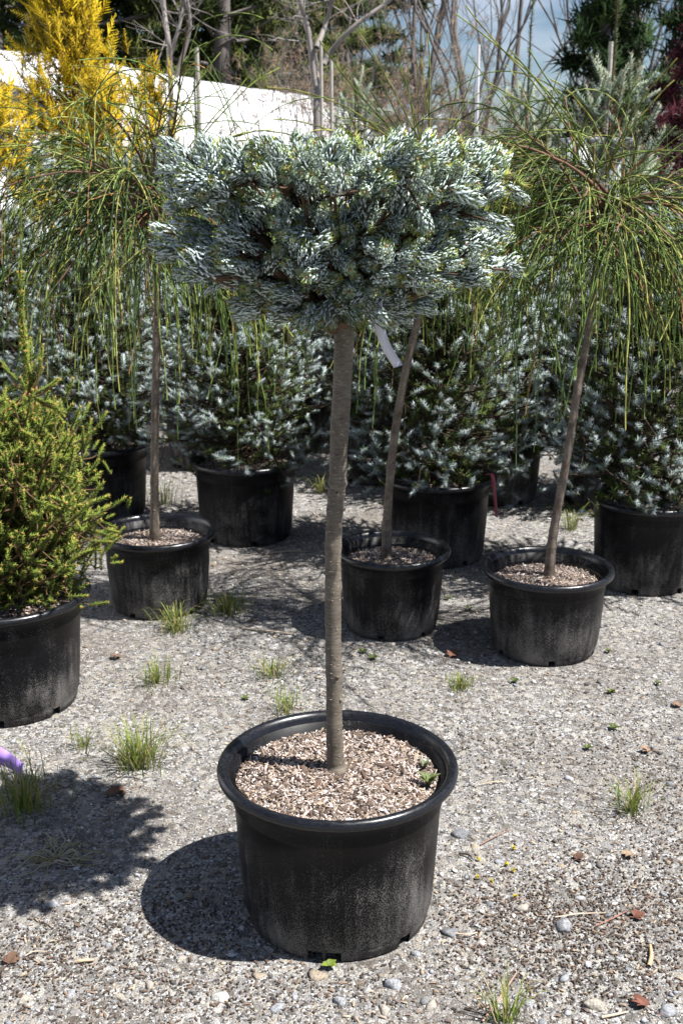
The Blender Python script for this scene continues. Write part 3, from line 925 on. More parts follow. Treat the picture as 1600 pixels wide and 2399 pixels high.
# ------------------------------------------------------------------ weeping thread-leaved trees
def weeping_tree(label, pot, trunk_px, Y, head_px, seed, n_scaf, n_str, sky_px=(), lean=(0, 0), reach=(.16, .40), hang=(.22, .62), rt=.0135):
    rs = np.random.default_rng(seed)
    pts = np.array([at(x, y, Y) for x, y in trunk_px])
    zsoil = CAMH * 0 + POTS[pot][3] - .042
    pts[0, 2] = zsoil - .01
    head = at(*head_px, Y)
    root = thing('weeping_conifer', pts[0], label, 'tree', 'weeping thread-leaved conifers')
    g = Geo()
    rad = np.linspace(rt, rt * .72, len(pts)); rad[0] *= 1.3
    pr = spline(np.column_stack((np.vstack((pts, head[None])), np.append(rad, rt * .6))), 70)
    r = pr[:, 3] * (1 + rs.normal(0, .02, 70))
    for i in rs.integers(5, 65, 7): r[i] *= 1.14
    v, q, _, _ = tubes(pr[None, :, :3], r[None], 10)
    g.add(v, q)
    for i in rs.integers(4, 62, 12):
        a = rs.uniform(0, 6.28)
        g.add(ICO_V * .0042 + pr[i, :3] + np.array((math.cos(a), math.sin(a), 0)) * r[i] * .95, ICO_F)
    g.build('trunk', M['bark2'], root, smooth=True)
    gs = Geo()
    strands, srad, scol = [], [], []
    def scaffold(start, d, L, droop, bare=False):
        p = [start]; dd = norm(d)
        for k in range(9):
            dd = norm(dd + np.array((0, 0, -droop)) + rs.normal(0, .07, 3))
            p.append(p[-1] + dd * L / 9)
        p = np.array(p)
        gb = Geo()
        add_tube(gb, p, np.linspace(.0052, .0018, 10), 6, None, np.array((.17, .095, .065)) * rs.uniform(.6, 1.2))
        gb.build('branch', M['wood'], root, smooth=True)
        return p
    GREENS = np.array([(.095, .150, .034), (.150, .205, .048), (.060, .105, .030), (.23, .270, .070), (.33, .320, .085), (.30, .16, .07)])
    def strand(start, d, L, droop, ci=None, r0=None):
        p = [start]; dd = norm(d)
        for k in range(13):
            dd = norm(dd + np.array((0, 0, -droop)) + rs.normal(0, .045, 3))
            p.append(p[-1] + dd * L / 13)
        strands.append(p)
        r0 = r0 or rs.uniform(.0015, .0026)
        srad.append(np.linspace(r0, r0 * .72, 14))
        scol.append(GREENS[ci if ci is not None else rs.choice(6, p=[.27, .25, .19, .17, .08, .04])] * rs.uniform(.75, 1.2))
    for i in range(n_scaf):
        th = 2 * np.pi * (i + rs.uniform(-.4, .4)) / n_scaf
        el = R(rs.choice([rs.uniform(-12, 15), rs.uniform(10, 40), rs.uniform(40, 65)], p=[.38, .37, .25]))
        d = np.array((math.cos(th) * math.cos(el) + lean[0], math.sin(th) * math.cos(el) * .85 + lean[1], math.sin(el)))
        start = head + np.array((0, 0, rs.uniform(-.10, .04))) + rs.normal(0, .008, 3)
        L = rs.uniform(*reach)
        sc = scaffold(start, d, L, rs.uniform(.05, .13))
        for j in range(n_str):
            t = rs.uniform(.12, 1.0); k = t * 9; i0 = min(int(k), 8); f = k - i0
            s = sc[i0] * (1 - f) + sc[i0 + 1] * f
            tan = norm(sc[i0 + 1] - sc[i0])
            dd = tan * rs.uniform(.5, 1.1) + rs.normal(0, .55, 3) * np.array((1, .8, .5)) + np.array((0, 0, rs.uniform(-.15, .35)))
            if rs.uniform() < .70:
                strand(s, dd, rs.uniform(.12, .32), rs.uniform(.02, .15))
            else:
                strand(s, dd, rs.uniform(*hang) * (.6 + .5 * t), rs.uniform(.13, .42))
    # long shoots that arch clear of the crown
    for (x0, y0, x1, y1, L, droop) in sky_px:
        a = at(x0, y0, Y); b = at(x1, y1, Y - .05)
        d = b - a
        strand(a, d + np.array((0, rs.normal(0, .02), L * droop * 2.2)), np.linalg.norm(d) * 1.15, droop, int(rs.choice([1, 3, 3, 4])), .0028)
    P, Rr_ = np.array(strands), np.array(srad)
    v, q, pi, si = tubes(P, Rr_, 3)
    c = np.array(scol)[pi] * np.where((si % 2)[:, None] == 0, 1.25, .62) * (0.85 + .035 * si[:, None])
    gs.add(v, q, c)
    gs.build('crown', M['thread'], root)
    return root

weeping_tree('weeping thread-leaved conifer beside the yellow-green spruce, on a slim straight upright trunk', 'wl',
             [(362, 1262), (362, 1150), (364, 950), (367, 800), (369, 700), (362, 580)], 3.62, (345, 455), 41, 40, 24,
             sky_px=[(320, 420, 60, 240, .3, .05), (330, 400, 130, 140, .3, .02), (360, 400, 270, 130, .2, .01), (380, 400, 430, 90, .3, .015), (400, 420, 640, 290, .3, .09),
                     (400, 430, 690, 130, .3, .09), (380, 420, 620, 210, .3, .1), (300, 430, 10, 320, .3, .07), (350, 400, 330, 170, .2, .0), (400, 430, 560, 230, .3, .06), (380, 430, 520, 190, .3, .05), (390, 430, 600, 170, .3, .06), (370, 420, 480, 150, .3, .03), (400, 440, 660, 250, .3, .08), (390, 430, 580, 300, .3, .08), (300, 420, 200, 200, .3, .03), (310, 420, 90, 180, .3, .04), (340, 410, 300, 200, .2, .01), (400, 440, 700, 300, .3, .09)],
             lean=(-.12, 0), reach=(.20, .54), hang=(.24, .66))
weeping_tree('weeping thread-leaved conifer whose head is hidden behind the silver fir crown', 'wm',
             [(905, 1300), (908, 1200), (922, 1040), (948, 880), (978, 750), (992, 650)], 3.45, (1000, 470), 42, 24, 20,
             sky_px=[(1000, 420, 640, 330, .3, .06), (1000, 400, 720, 140, .3, .06), (990, 400, 750, 160, .3, .05), (1010, 400, 860, 120, .3, .05), (1000, 400, 700, 220, .3, .06), (1000, 410, 630, 245, .3, .07),
                     (1000, 400, 960, 135, .2, .01), (1015, 400, 985, 120, .2, .01), (1010, 400, 1030, 170, .2, .02), (1030, 420, 1070, 190, .2, .02), (980, 420, 800, 280, .3, .06), (990, 400, 900, 200, .2, .03),
                     (1000, 390, 850, 235, .3, .05), (1020, 400, 1150, 230, .3, .06), (1040, 420, 1095, 180, .2, .01)],
             lean=(.05, 0), reach=(.10, .28), hang=(.22, .55))
weeping_tree('weeping thread-leaved conifer on a thin leaning trunk, crown spreading beside the purple-leaved tree', 'wr',
             [(1286, 1342), (1296, 1250), (1325, 1090), (1352, 920), (1384, 740), (1402, 600)], 3.28, (1420, 490), 43, 40, 22,
             sky_px=[(1420, 400, 1130, 60, .4, .015), (1400, 420, 1180, 20, .4, .01), (1440, 400, 1340, 160, .3, .07), (1350, 420, 1600, 250, .3, .06), (1400, 430, 1300, 130, .3, .03), (1300, 420, 1060, 230, .3, .08),
                     (1420, 400, 1560, 160, .3, .08), (1430, 430, 1600, 380, .3, .09), (1400, 420, 1180, 200, .3, .05), (1410, 420, 1250, 110, .3, .02), (1420, 420, 1480, 180, .3, .04)],
             lean=(-.06, 0), reach=(.20, .54), hang=(.22, .60))

# ------------------------------------------------------------------ bushy conifers
def bushy(rs, base, height, prof, n_br, per, tm_out, tm_in, needle_mat, root, el=(5, 45), outer=.55, up=.25, leader=0.0, wood=(.17, .10, .06), per_jit=.03, blue_mul=(.8, 1.15)):
    """trunk, branches and needles of a small conifer; prof(h 0..1) -> reach"""
    base = np.asarray(base, float)
    g = Geo()
    top = base + np.array((0, 0, height + leader))
    add_tube(g, [base - np.array((0, 0, .01)), base + np.array((rs.normal(0, .01), 0, height * .5)), top], [.014, .009, .003], 7, 14, wood)
    g.build('trunk', M['limb'], root, smooth=True)
    gl, gn = Geo(), Geo()
    P, Rr_ = [], []
    so, si_ = [], []
    for b in range(n_br):
        h = (b + rs.uniform(0, 1)) / n_br
        th = b * GA + rs.normal(0, .25)
        L = prof(h) * rs.uniform(.78, 1.10)
        e = R(el[0] + (el[1] - el[0]) * h + rs.normal(0, 8))
        d = np.array((math.cos(th) * math.cos(e), math.sin(th) * math.cos(e), math.sin(e)))
        s = base + np.array((0, 0, height * (.04 + .93 * h)))
        pth = [s + d * L * t + np.array((0, 0, up * L * t * t)) + rs.normal(0, .004, 3) for t in (0, .33, .66, 1)]
        P.append(pth); Rr_.append((.005, .004, .003, .0018))
        pth = np.array(pth)
        for k in range(per):
            t = rs.uniform(.25, 1.0) if k else 1.0
            u = t * 3; i0 = min(int(u), 2); f = u - i0
            c = pth[i0] * (1 - f) + pth[i0 + 1] * f
            tan = norm(pth[i0 + 1] - pth[i0])
            dd = norm(tan + (rs.normal(0, .62, 3) if k else 0) + np.array((0, 0, .2)))
            side = rs.normal(0, per_jit, 3) * (1 if k else 0)
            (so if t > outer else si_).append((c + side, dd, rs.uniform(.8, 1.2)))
            if k % 2:
                P.append([c, c + side * .4, c + side * .8, c + side + dd * .01]); Rr_.append((.0022, .002, .0018, .0015))
    v, q, _, _ = tubes(np.array(P), np.array(Rr_), 4)
    gl.add(v, q, wood)
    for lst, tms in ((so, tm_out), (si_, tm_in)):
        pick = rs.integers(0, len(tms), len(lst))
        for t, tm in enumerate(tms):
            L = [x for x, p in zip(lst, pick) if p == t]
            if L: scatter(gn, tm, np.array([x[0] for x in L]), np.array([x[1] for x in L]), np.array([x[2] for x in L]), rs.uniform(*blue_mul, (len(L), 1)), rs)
    if leader > 0:
        for t in np.linspace(.05, 1, max(3, int(leader / .10))):
            scatter(gn, tm_in[0], (base + np.array((0, 0, height + leader * t - .04)))[None], np.array([(rs.normal(0, .08), rs.normal(0, .08), 1)]), np.array([1.0]), None, rs)
    cr = gn.build('crown', needle_mat, root)
    gl.build('branches', M['wood'], cr, smooth=True)
    return cr

# the yellow-green spruce
rs = np.random.default_rng(51)
BUD = (.40, .20, .09)
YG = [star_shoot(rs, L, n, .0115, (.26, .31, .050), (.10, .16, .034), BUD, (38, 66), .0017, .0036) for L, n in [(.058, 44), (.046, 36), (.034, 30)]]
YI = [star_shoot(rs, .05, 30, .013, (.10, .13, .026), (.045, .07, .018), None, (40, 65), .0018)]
sx, sy = POTS['spruce'][:2]
root = thing('spruce', (sx, sy, .27), 'dense yellow-green spruce with orange-brown buds in a black pot', 'shrub')
def prof_y(h):
    return float(np.interp(h, [0, .15, .4, .65, .8, 1], [.16, .215, .25, .25, .215, .12]))
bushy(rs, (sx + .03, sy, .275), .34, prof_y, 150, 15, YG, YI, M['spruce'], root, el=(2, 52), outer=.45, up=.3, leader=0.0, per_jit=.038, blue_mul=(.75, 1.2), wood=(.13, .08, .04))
gx = Geo()
lead = np.array([at(75, 960, 2.9), at(62, 860, 2.9), at(55, 780, 2.9), at(48, 668, 2.9)])
add_tube(gx, lead, [.006, .005, .004, .002], 6, 12, (.30, .17, .07))
pp = spline(lead, 16)
for i in range(1, 16):
    for k in range(3):
        scatter(gx, YG[1], pp[i:i + 1] - (pp[i] - pp[i - 1]) * .4, norm(pp[i] - pp[i - 1])[None] + rs.normal(0, .12, (1, 3)), np.array([1.15 - .02 * i]), None, rs)
for (x1, y1) in [(120, 905), (30, 900), (100, 840), (20, 960), (150, 960), (70, 820), (10, 850)]:
    e = at(x1, y1, 2.9 + rs.normal(0, .05)); s0 = pp[2] + rs.normal(0, .01, 3)
    add_tube(gx, [s0, (s0 + e) / 2 + np.array((0, 0, -.01)), e], [.004, .003, .002], 4, 6, (.26, .15, .06))
    for t in (.35, .6, .8, 1.0):
        scatter(gx, YG[0], (s0 + (e - s0) * (t - .25))[None], norm(e - s0)[None] + rs.normal(0, .25, (1, 3)), np.array([.9]), None, rs)
gx.build('leader', M['spruce'], root)

# blue spruces: three grown shapes, shared by the row
rs = np.random.default_rng(61)
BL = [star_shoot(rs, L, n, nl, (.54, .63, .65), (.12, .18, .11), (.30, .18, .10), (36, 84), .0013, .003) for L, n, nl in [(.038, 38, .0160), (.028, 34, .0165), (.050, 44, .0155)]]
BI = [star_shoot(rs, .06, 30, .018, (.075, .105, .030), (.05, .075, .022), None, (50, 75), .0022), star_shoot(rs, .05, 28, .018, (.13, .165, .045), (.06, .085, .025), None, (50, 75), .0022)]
def prof_b(h): return float(np.interp(h, [0, .12, .35, .6, .85, 1], [.20, .29, .33, .30, .20, .10]))
def prof_c(h): return float(np.interp(h, [0, .12, .35, .6, .85, 1], [.24, .32, .34, .27, .15, .06]))
protos = []
for i, (pf, hh) in enumerate([(prof_b, .74), (prof_c, .80), (prof_b, .70)]):
    root = thing('blue_spruce', (0, 0, .262), 'x', 'shrub', 'blue spruces in black pots')
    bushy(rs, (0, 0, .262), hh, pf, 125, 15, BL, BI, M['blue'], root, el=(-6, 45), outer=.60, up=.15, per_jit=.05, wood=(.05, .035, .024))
    protos.append(root)
def copy_tree(o, parent=None):
    c = o.copy(); COL.objects.link(c); c.parent = parent
    for ch in o.children: copy_tree(ch, c)
    return c
SPR = [('f1', 0, 0.0, 1.0, 'blue spruce potted behind the yellow-green spruce'), ('f2', 1, 1.0, .98, 'blue spruce in the pot with a pale sun patch, under the weeping threads'),
       ('f3', 2, 2.0, 1.05, 'blue spruce in the pot with the pink tape on its rim'), ('f4', 1, 3.0, 1.05, 'blue spruce at the yard edge beside the leaning weeping tree'),
       ('f5', 0, 4.0, 1.05, 'blue spruce potted behind the pink-taped pot, in the second row'), ('f6', 1, 5.0, 1.0, 'blue spruce above the deeply shaded pot behind the grey fir trunk'),
       ('f7', 2, 1.5, 1.05, 'blue spruce whose pot has a sunlit wall, behind the leaning trunk'), ('f8', 0, 2.5, 1.12, 'blue spruce with drooping lower branches between two other blue spruces'),
       ('f9', 1, 3.5, 1.0, 'blue spruce in the back row beyond the yellow-green spruce'), ('f10', 2, 4.5, 1.0, 'blue spruce in the back row beyond the edge spruce'),
       ('f12', 0, 13.2, 1.30, 'tall bushy blue spruce in the last row, before the golden conifers and hoop house'),
       ('f13', 1, 14.3, 1.35, 'tall bushy blue spruce in the last row, before the golden conifers and hoop house'),
       ('f14', 2, 15.4, 1.40, 'tall bushy blue spruce in the last row, before the golden conifers and hoop house'),
       ('f15', 0, 16.5, 1.30, 'tall bushy blue spruce in the last row, before the golden conifers and hoop house'),
       ('f16', 1, 17.6, 1.35, 'tall bushy blue spruce in the last row, before the golden conifers and hoop house'),
       ('f17', 2, 18.7, 1.40, 'tall bushy blue spruce in the last row, before the golden conifers and hoop house'),
       ('f11', 0, 5.5, 1.0, 'blue spruce in the back row behind the straight weeping trunk')]
used = set()
for key, pi, rot, s, lab in SPR:
    o = protos[pi] if pi not in used else copy_tree(protos[pi])
    used.add(pi)
    o.location = (POTS[key][0], POTS[key][1], {'f8': .12, 'f7': .18, 'f6': .16}.get(key, .262))
    o.rotation_euler.z = rot
    o.scale = (s, s, s)
    o['label'] = lab

# ------------------------------------------------------------------ taller conifers behind the pots
rs = np.random.default_rng(71)
BIG = [star_shoot(rs, .15, 80, .022, (.38, .43, .33), (.18, .22, .12), (.36, .22, .10), (45, 70), .0024, .006), star_shoot(rs, .11, 60, .022, (.32, .40, .33), (.11, .15, .07), (.36, .22, .10), (45, 70), .0024, .006)]
DRK = [star_shoot(rs, .13, 56, .022, (.07, .10, .035), (.05, .075, .025), None, (50, 75), .0024)]
def tall_spruce(label, px_, ytop, Y, spread, seed, n=46, leader=.3, lean=0.0):
    rs = np.random.default_rng(seed)
    top = at(px_, ytop, Y)
    root = thing('tall_blue_spruce', (top[0] - lean, Y, 0), label, 'tree')
    H = top[2] - leader
    pf = lambda h: float(np.interp(h, [0, .3, .7, .9, 1], [1.0, .9, .5, .25, .12])) * spread
    bushy(rs, (top[0] - lean, Y, 0.0), H, pf, n, 7, BIG, DRK, M['blue'], root, el=(-5, 45), outer=.45, up=.25, leader=leader, per_jit=.05, blue_mul=(.8, 1.15))
    return root
tall_spruce('pale blue-green spruce with a tall bare leader before the dark evergreen', 1450, -40, 6.0, .55, 72, 44, .45)
tall_spruce('thin blue-green spruce with an orange bud at its tip, among bare trunks', 1245, 42, 6.4, .5, 73, 34, .40)
tall_spruce('small blue-green spruce top beside the curved pale bare tree', 832, 178, 7.4, .40, 74, 30, .15)
tall_spruce('narrow spruce with one dark upright leader against the white hoop house', 456, 168, 5.9, .32, 75, 34, .42)

# ------------------------------------------------------------------ golden conifers
rs = np.random.default_rng(81)
def spray(rs, L, n, c):
    parts = []
    for i in range(n):
        t = (i + .5) / n; s = 1 if i % 2 else -1
        p0 = np.array((0, rs.normal(0, .002), t * L))
        l = L * .42 * (1.15 - t) * rs.uniform(.8, 1.2)
        parts.append(spike(p0, p0 + np.array((s * .72, rs.normal(0, .25), .7)) * l, L * .028, np.array(c) * rs.uniform(.7, 1.2)))
    parts.append(spike(np.zeros(3), np.array((0, 0, L)), L * .03, np.array(c)))
    return merge(parts)
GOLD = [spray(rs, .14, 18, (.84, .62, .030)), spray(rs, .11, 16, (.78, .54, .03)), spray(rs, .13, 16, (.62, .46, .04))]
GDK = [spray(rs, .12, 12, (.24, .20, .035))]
def golden(label, px_, ytop, Y, spread, seed, n_br, per, zlow=.3):
    rs = np.random.default_rng(seed)
    top = at(px_, ytop, Y)
    root = thing('golden_conifer', (top[0], Y, 0), label, 'tree', 'golden conifers')
    pf = lambda h: float(np.interp(h, [0, .3, .7, .9, 1], [1.0, .95, .62, .36, .16])) * spread
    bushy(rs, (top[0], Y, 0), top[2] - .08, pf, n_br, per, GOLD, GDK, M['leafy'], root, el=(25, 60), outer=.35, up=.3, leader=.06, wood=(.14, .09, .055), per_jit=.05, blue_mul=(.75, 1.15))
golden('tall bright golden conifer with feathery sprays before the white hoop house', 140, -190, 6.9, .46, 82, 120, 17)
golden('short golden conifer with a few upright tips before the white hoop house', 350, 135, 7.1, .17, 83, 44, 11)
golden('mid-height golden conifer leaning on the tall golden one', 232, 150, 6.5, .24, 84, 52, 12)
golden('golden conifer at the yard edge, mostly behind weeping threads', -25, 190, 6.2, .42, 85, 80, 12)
YGS = [spray(rs, .13, 14, (.42, .40, .035)), spray(rs, .10, 14, (.34, .35, .04))]
for (lab, px_, yt, Y, sp_, sd) in [('low lime-yellow shrub behind the leaning weeping trunk', 1240, 470, 6.1, .36, 86), ('lime-yellow shrub with drooping tips beside the leaning weeping trunk', 1365, 545, 6.6, .28, 87)]:
    r_ = np.random.default_rng(sd)
    top = at(px_, yt, Y)
    root = thing('lime_shrub', (top[0], Y, 0), lab, 'shrub')
    bushy(r_, (top[0], Y, 0), top[2] - .05, lambda h: float(np.interp(h, [0, .4, 1], [.8, 1, .25])) * sp_, 60, 11, YGS, GDK, M['leafy'], root, el=(10, 55), outer=.4, up=.1, per_jit=.05)

# ------------------------------------------------------------------ white hoop house
def hoop_house():
    a = np.array((-2.62, 8.2)); b = np.array((-0.80, 15.0))
    ax = (b - a) / np.linalg.norm(b - a); sd = np.array((ax[1], -ax[0]))
    a2 = a - ax * 5.0
    L = np.linalg.norm(b - a2)
    root = thing('hoop_house', (a2[0], a2[1], 0), 'long low hoop house covered in white plastic film', 'greenhouse')
    g = Geo(); n, k = 60, 24
    V = []
    for i in range(n + 1):
        t = i / n; s = t * L
        hgt = 2.06 + .015 * math.cos(s * 2 * math.pi / 1.2)
        for j in range(k + 1):
            th = math.pi * j / k
            w = 1.75 * math.cos(th); z = hgt * (math.sin(th) ** .75)
            p = a2 + ax * s + sd * w
            V.append((p[0], p[1], z + rng.normal(0, .006)))
    F = [(i * (k + 1) + j, i * (k + 1) + j + 1, (i + 1) * (k + 1) + j + 1, (i + 1) * (k + 1) + j) for i in range(n) for j in range(k)]
    g.add(V, F)
    g.build('cover', M['poly'], root, smooth=True)
    for e in (0, n):
        ge = Geo()
        ring = V[e * (k + 1):(e + 1) * (k + 1)]
        sgn = -1 if e == 0 else 1
        bulge = [(np.array(p) * .5 + np.array((*(a2 + ax * e / n * L), .8)) * .5) + np.array((*(ax * .35 * sgn), 0)) for p in ring]
        c = np.array((*(a2 + ax * e / n * L + ax * .45 * sgn), .7))
        ge.add(np.vstack((ring, bulge, c[None])), [(j, j + 1, k + 2 + j, k + 2 + j) for j in range(0)] or [[j, j + 1, k + 2 + j] for j in range(k)])
        ge.add(np.vstack((ring, bulge, c[None])), [[j + 1, k + 3 + j, k + 2 + j] for j in range(k)] + [[k + 1 + j, k + 2 + j, 2 * (k + 1)] for j in range(k)])
        ge.build('end_cover', M['poly'], root, smooth=True)
hoop_house()

# ------------------------------------------------------------------ woods behind
def grow(rs, start, d, L, r, depth, out, spread=.5, up=.12, seg=5, split=(2, 3)):
    """recursive bare tree: out gets (path, radii, depth)"""
    p = [np.array(start, float)]; dd = norm(d)
    for k in range(seg):
        dd = norm(dd + rs.normal(0, .10, 3) + np.array((0, 0, up * .3)))
        p.append(p[-1] + dd * L / seg)
    r1 = r * (.62 if depth else .3)
    out.append((np.array(p), np.linspace(r, r1, seg + 1), depth))
    if depth == 0: return
    nb = rs.integers(split[0], split[1] + 1)
    for b in range(nb + 1):
        t = 1.0 if b == 0 else rs.uniform(.35, .95)
        i = min(int(t * seg), seg - 1)
        s = p[-1] if b == 0 else p[i] + (p[i + 1] - p[i]) * (t * seg - i)
        nd = norm(dd + rs.normal(0, spread * (.5 if b == 0 else 1), 3) + np.array((0, 0, up)))
        grow(rs, s, nd, L * rs.uniform(.58, .85), r1 * (.95 if b == 0 else rs.uniform(.45, .75)), depth - 1, out, spread, up, seg, split)

def bare_meshes(seed, L, r, depth, **kw):
    rs = np.random.default_rng(seed)
    out = []
    grow(rs, (0, 0, -.1), (rs.normal(0, .05), rs.normal(0, .05), 1), L, r, depth, out, **kw)
    gt, gc = Geo(), Geo()
    for i, (p, rr, dp) in enumerate(out):
        tgt = gt if dp == depth else gc
        v, q, _, _ = tubes(p[None], rr[None], 7 if dp >= depth - 1 else 4)
        tgt.add(v, q, (.15, .125, .11))
    return gt.mesh('trunk', smooth=True), gc.mesh('crown', smooth=True)
BARE = [bare_meshes(91 + i, L, r, 5, spread=.46, up=.26) for i, (L, r) in enumerate([(3.4, .070), (3.0, .058), (3.8, .080)])]
def bare_tree(px_, Y, k, s, rot, label, mat='farbark', group='bare woodland trees'):
    x = (px_ - 800) / FPX * Y * 1.0
    o = thing('bare_tree', (x, Y, 0), label, 'tree', group)
    o.scale = (s, s, s); o.rotation_euler.z = rot
    for nm, me in zip(('trunk', 'crown'), BARE[k]):
        c = link(nm, me, M[mat], o)
    return o
LB = 'leafless grey-brown woodland tree standing against the pale sky'
for i, (px_, Y, k, s) in enumerate([(1005, 21, 0, .9), (1075, 24, 1, 1.0), (1100, 19, 2, .85), (1170, 26, 0, 1.1), (1160, 18, 1, .8), (1310, 22, 2, 1.0), (1330, 17, 0, .8), (1345, 27, 1, 1.1), (1480, 16, 2, .85),
                                  (1475, 25, 0, 1.0), (960, 27, 2, 1.1), (1400, 30, 1, 1.1), (1560, 22, 0, 1.0), (1030, 31, 1, 1.2), (860, 23, 0, .95)]):
    bare_tree(px_, Y, k, s, i * 1.3, LB)

def small_bare(label, px_list, Y, seed, mat, r0=.02):
    """young bare tree traced stem by stem"""
    rs = np.random.default_rng(seed)
    b = at(*px_list[0][0], Y); 
    root = thing('young_bare_tree', (b[0], Y, 0), label, 'tree')
    gt, gc = Geo(), Geo()
    for i, stem in enumerate(px_list):
        pts = [at(x, y, Y + rs.normal(0, .04)) for x, y in stem]
        if i == 0: pts = [np.array((pts[0][0], Y, 0))] + pts
        r = r0 if i == 0 else r0 * .75
        add_tube(gt if i == 0 else gc, pts, np.linspace(r, r * .55, len(pts)), 7, 16)
        pp = spline(pts, 20)
        for k in range(10):
            s = pp[rs.integers(8, 20)]
            out = []
            grow(rs, s, rs.normal(0, .6, 3) + np.array((0, 0, .5)), rs.uniform(.12, .3), r * .22, 1, out, spread=.6, seg=4)
            for (p, rr, dp) in out:
                v, q, _, _ = tubes(p[None], rr[None], 3); gc.add(v, q)
    gt.build('trunk', M[mat], root, smooth=True)
    gc.build('crown', M[mat], root, smooth=True)
small_bare('young leafless tree with pale forked stems behind the short golden conifer', [[(400, 200), (395, 100), (385, 20), (380, -60)], [(398, 130), (420, 60), (440, -40)], [(412, 180), (440, 90), (445, 40), (435, -30)]], 8.0, 101, 'palebark')
small_bare('pale leafless tree with one stem curving out beside the woods', [[(742, 300), (740, 160), (722, 70), (705, 10), (698, -60)], [(742, 110), (765, 50), (785, -20)], [(758, 150), (775, 120), (830, 60), (905, 5), (960, -40)], [(738, 200), (720, 60), (712, 30)]], 7.6, 102, 'palebark', .024)

# dark conifer wood
rs = np.random.default_rng(111)
def clump(rs, n, size, c):
    parts = []
    for i in range(n):
        d = norm(rs.normal(0, 1, 3) + np.array((0, 0, .5)))
        p0 = rs.normal(0, size * .18, 3)
        parts.append(spike(p0, p0 + d * size * rs.uniform(.6, 1.1), size * .055, np.array(c) * rs.uniform(.6, 1.3)))
    return merge(parts)
PINE = [clump(rs, 22, .34, (.085, .115, .032)), clump(rs, 22, .30, (.16, .185, .046)), clump(rs, 20, .34, (.034, .056, .02))]
def pine_meshes(seed, H, Rd, n_br, per, tms, conic=False):
    rs = np.random.default_rng(seed)
    gt, gn = Geo(), Geo()
    add_tube(gt, [(0, 0, -.1), (rs.normal(0, .1), 0, H * .5), (0, 0, H * .97)], [H * .02, H * .014, H * .004], 8, 16)
    lists = [[] for _ in tms]
    for b in range(n_br):
        h = .05 + .95 * (b + rs.uniform()) / n_br
        th = b * GA + rs.normal(0, .3)
        L = Rd * (float(np.interp(h, [0, .15, 1], [.9, 1, .05])) if conic else float(np.interp(h, [0, .2, .6, 1], [.8, 1, .85, .2]))) * rs.uniform(.7, 1.1)
        d = np.array((math.cos(th), math.sin(th), rs.uniform(-.05, .3)))
        s = np.array((0, 0, H * h))
        add_tube(gt, [s, s + d * L * .5, s + d * L], [H * .004, H * .003, H * .001], 4, None)
        for k in range(per):
            t = rs.uniform(.3, 1.05)
            c = s + d * L * t + rs.normal(0, .12, 3) * Rd * .5 * np.array((1, 1, .45))
            lists[int(rs.integers(0, len(tms)))].append(c)
    for tm, ls in zip(tms, lists):
        scatter(gn, tm, np.array(ls), np.tile((0, 0, 1.0), (len(ls), 1)) + rs.normal(0, .3, (len(ls), 3)), rs.uniform(.7, 1.25, len(ls)), rs.uniform(.7, 1.25, (len(ls), 1)), rs)
    return gt.mesh('trunk', smooth=True), gn.mesh('crown')
PM = [pine_meshes(112, 8.0, 2.4, 56, 15, PINE), pine_meshes(113, 9.0, 2.6, 56, 15, PINE)]
for i, (px_, Y, k, s) in enumerate([(60, 22, 0, 1), (250, 19, 1, .9), (400, 24, 0, 1.1), (520, 18.5, 1, .85), (620, 23, 0, 1), (720, 27, 1, 1.1), (160, 27, 1, 1.1), (330, 29, 0, 1.2), (800, 31, 0, 1.0), (-60, 25, 1, 1), (570, 30, 1, 1.15), (460, 30, 0, 1.2), (690, 21, 1, .62)]):
    o = thing('evergreen_tree', ((px_ - 800) / FPX * Y, Y, 0), 'large dark evergreen in the wood behind the white hoop house', 'tree', 'dark evergreens behind the hoop house')
    o.scale = (s, s, s); o.rotation_euler.z = i * 2.1
    link('trunk', PM[k][0], M['farbark'], o); link('crown', PM[k][1], M['leafy'], o)
ARB = [clump(rs, 20, .20, (.045, .085, .026)), clump(rs, 20, .18, (.075, .115, .034)), clump(rs, 18, .2, (.022, .042, .016))]
am = pine_meshes(114, 4.2, .85, 60, 13, ARB, True)
for (px_, Y, s, lab) in [(1395, 13, 1.0, 'dark green conical evergreen behind the blue-green spruce with a bare leader'), (1585, 15, 1.05, 'dark green conical evergreen behind the purple-leaved tree')]:
    o = thing('conical_evergreen', ((px_ - 800) / FPX * Y, Y, 0), lab, 'tree'); o.scale = (s, s, s); o.rotation_euler.z = px_
    link('trunk', am[0], M['farbark'], o); link('crown', am[1], M['leafy'], o)

# purple-leaved tree at the yard edge
PUR = [clump(rs, 18, .10, (.10, .022, .035)), clump(rs, 18, .09, (.16, .04, .055)), clump(rs, 18, .1, (.055, .016, .024))]
pm = pine_meshes(115, 2.5, .62, 50, 12, PUR)
o = thing('purple_maple', ((1590 - 800) / FPX * 8.6, 8.6, 0), 'dark purple-leaved tree at the edge of the yard', 'tree'); o.scale = (.95, .95, .92)
link('trunk', pm[0], M['farbark'], o); link('crown', pm[1], M['leafy'], o)

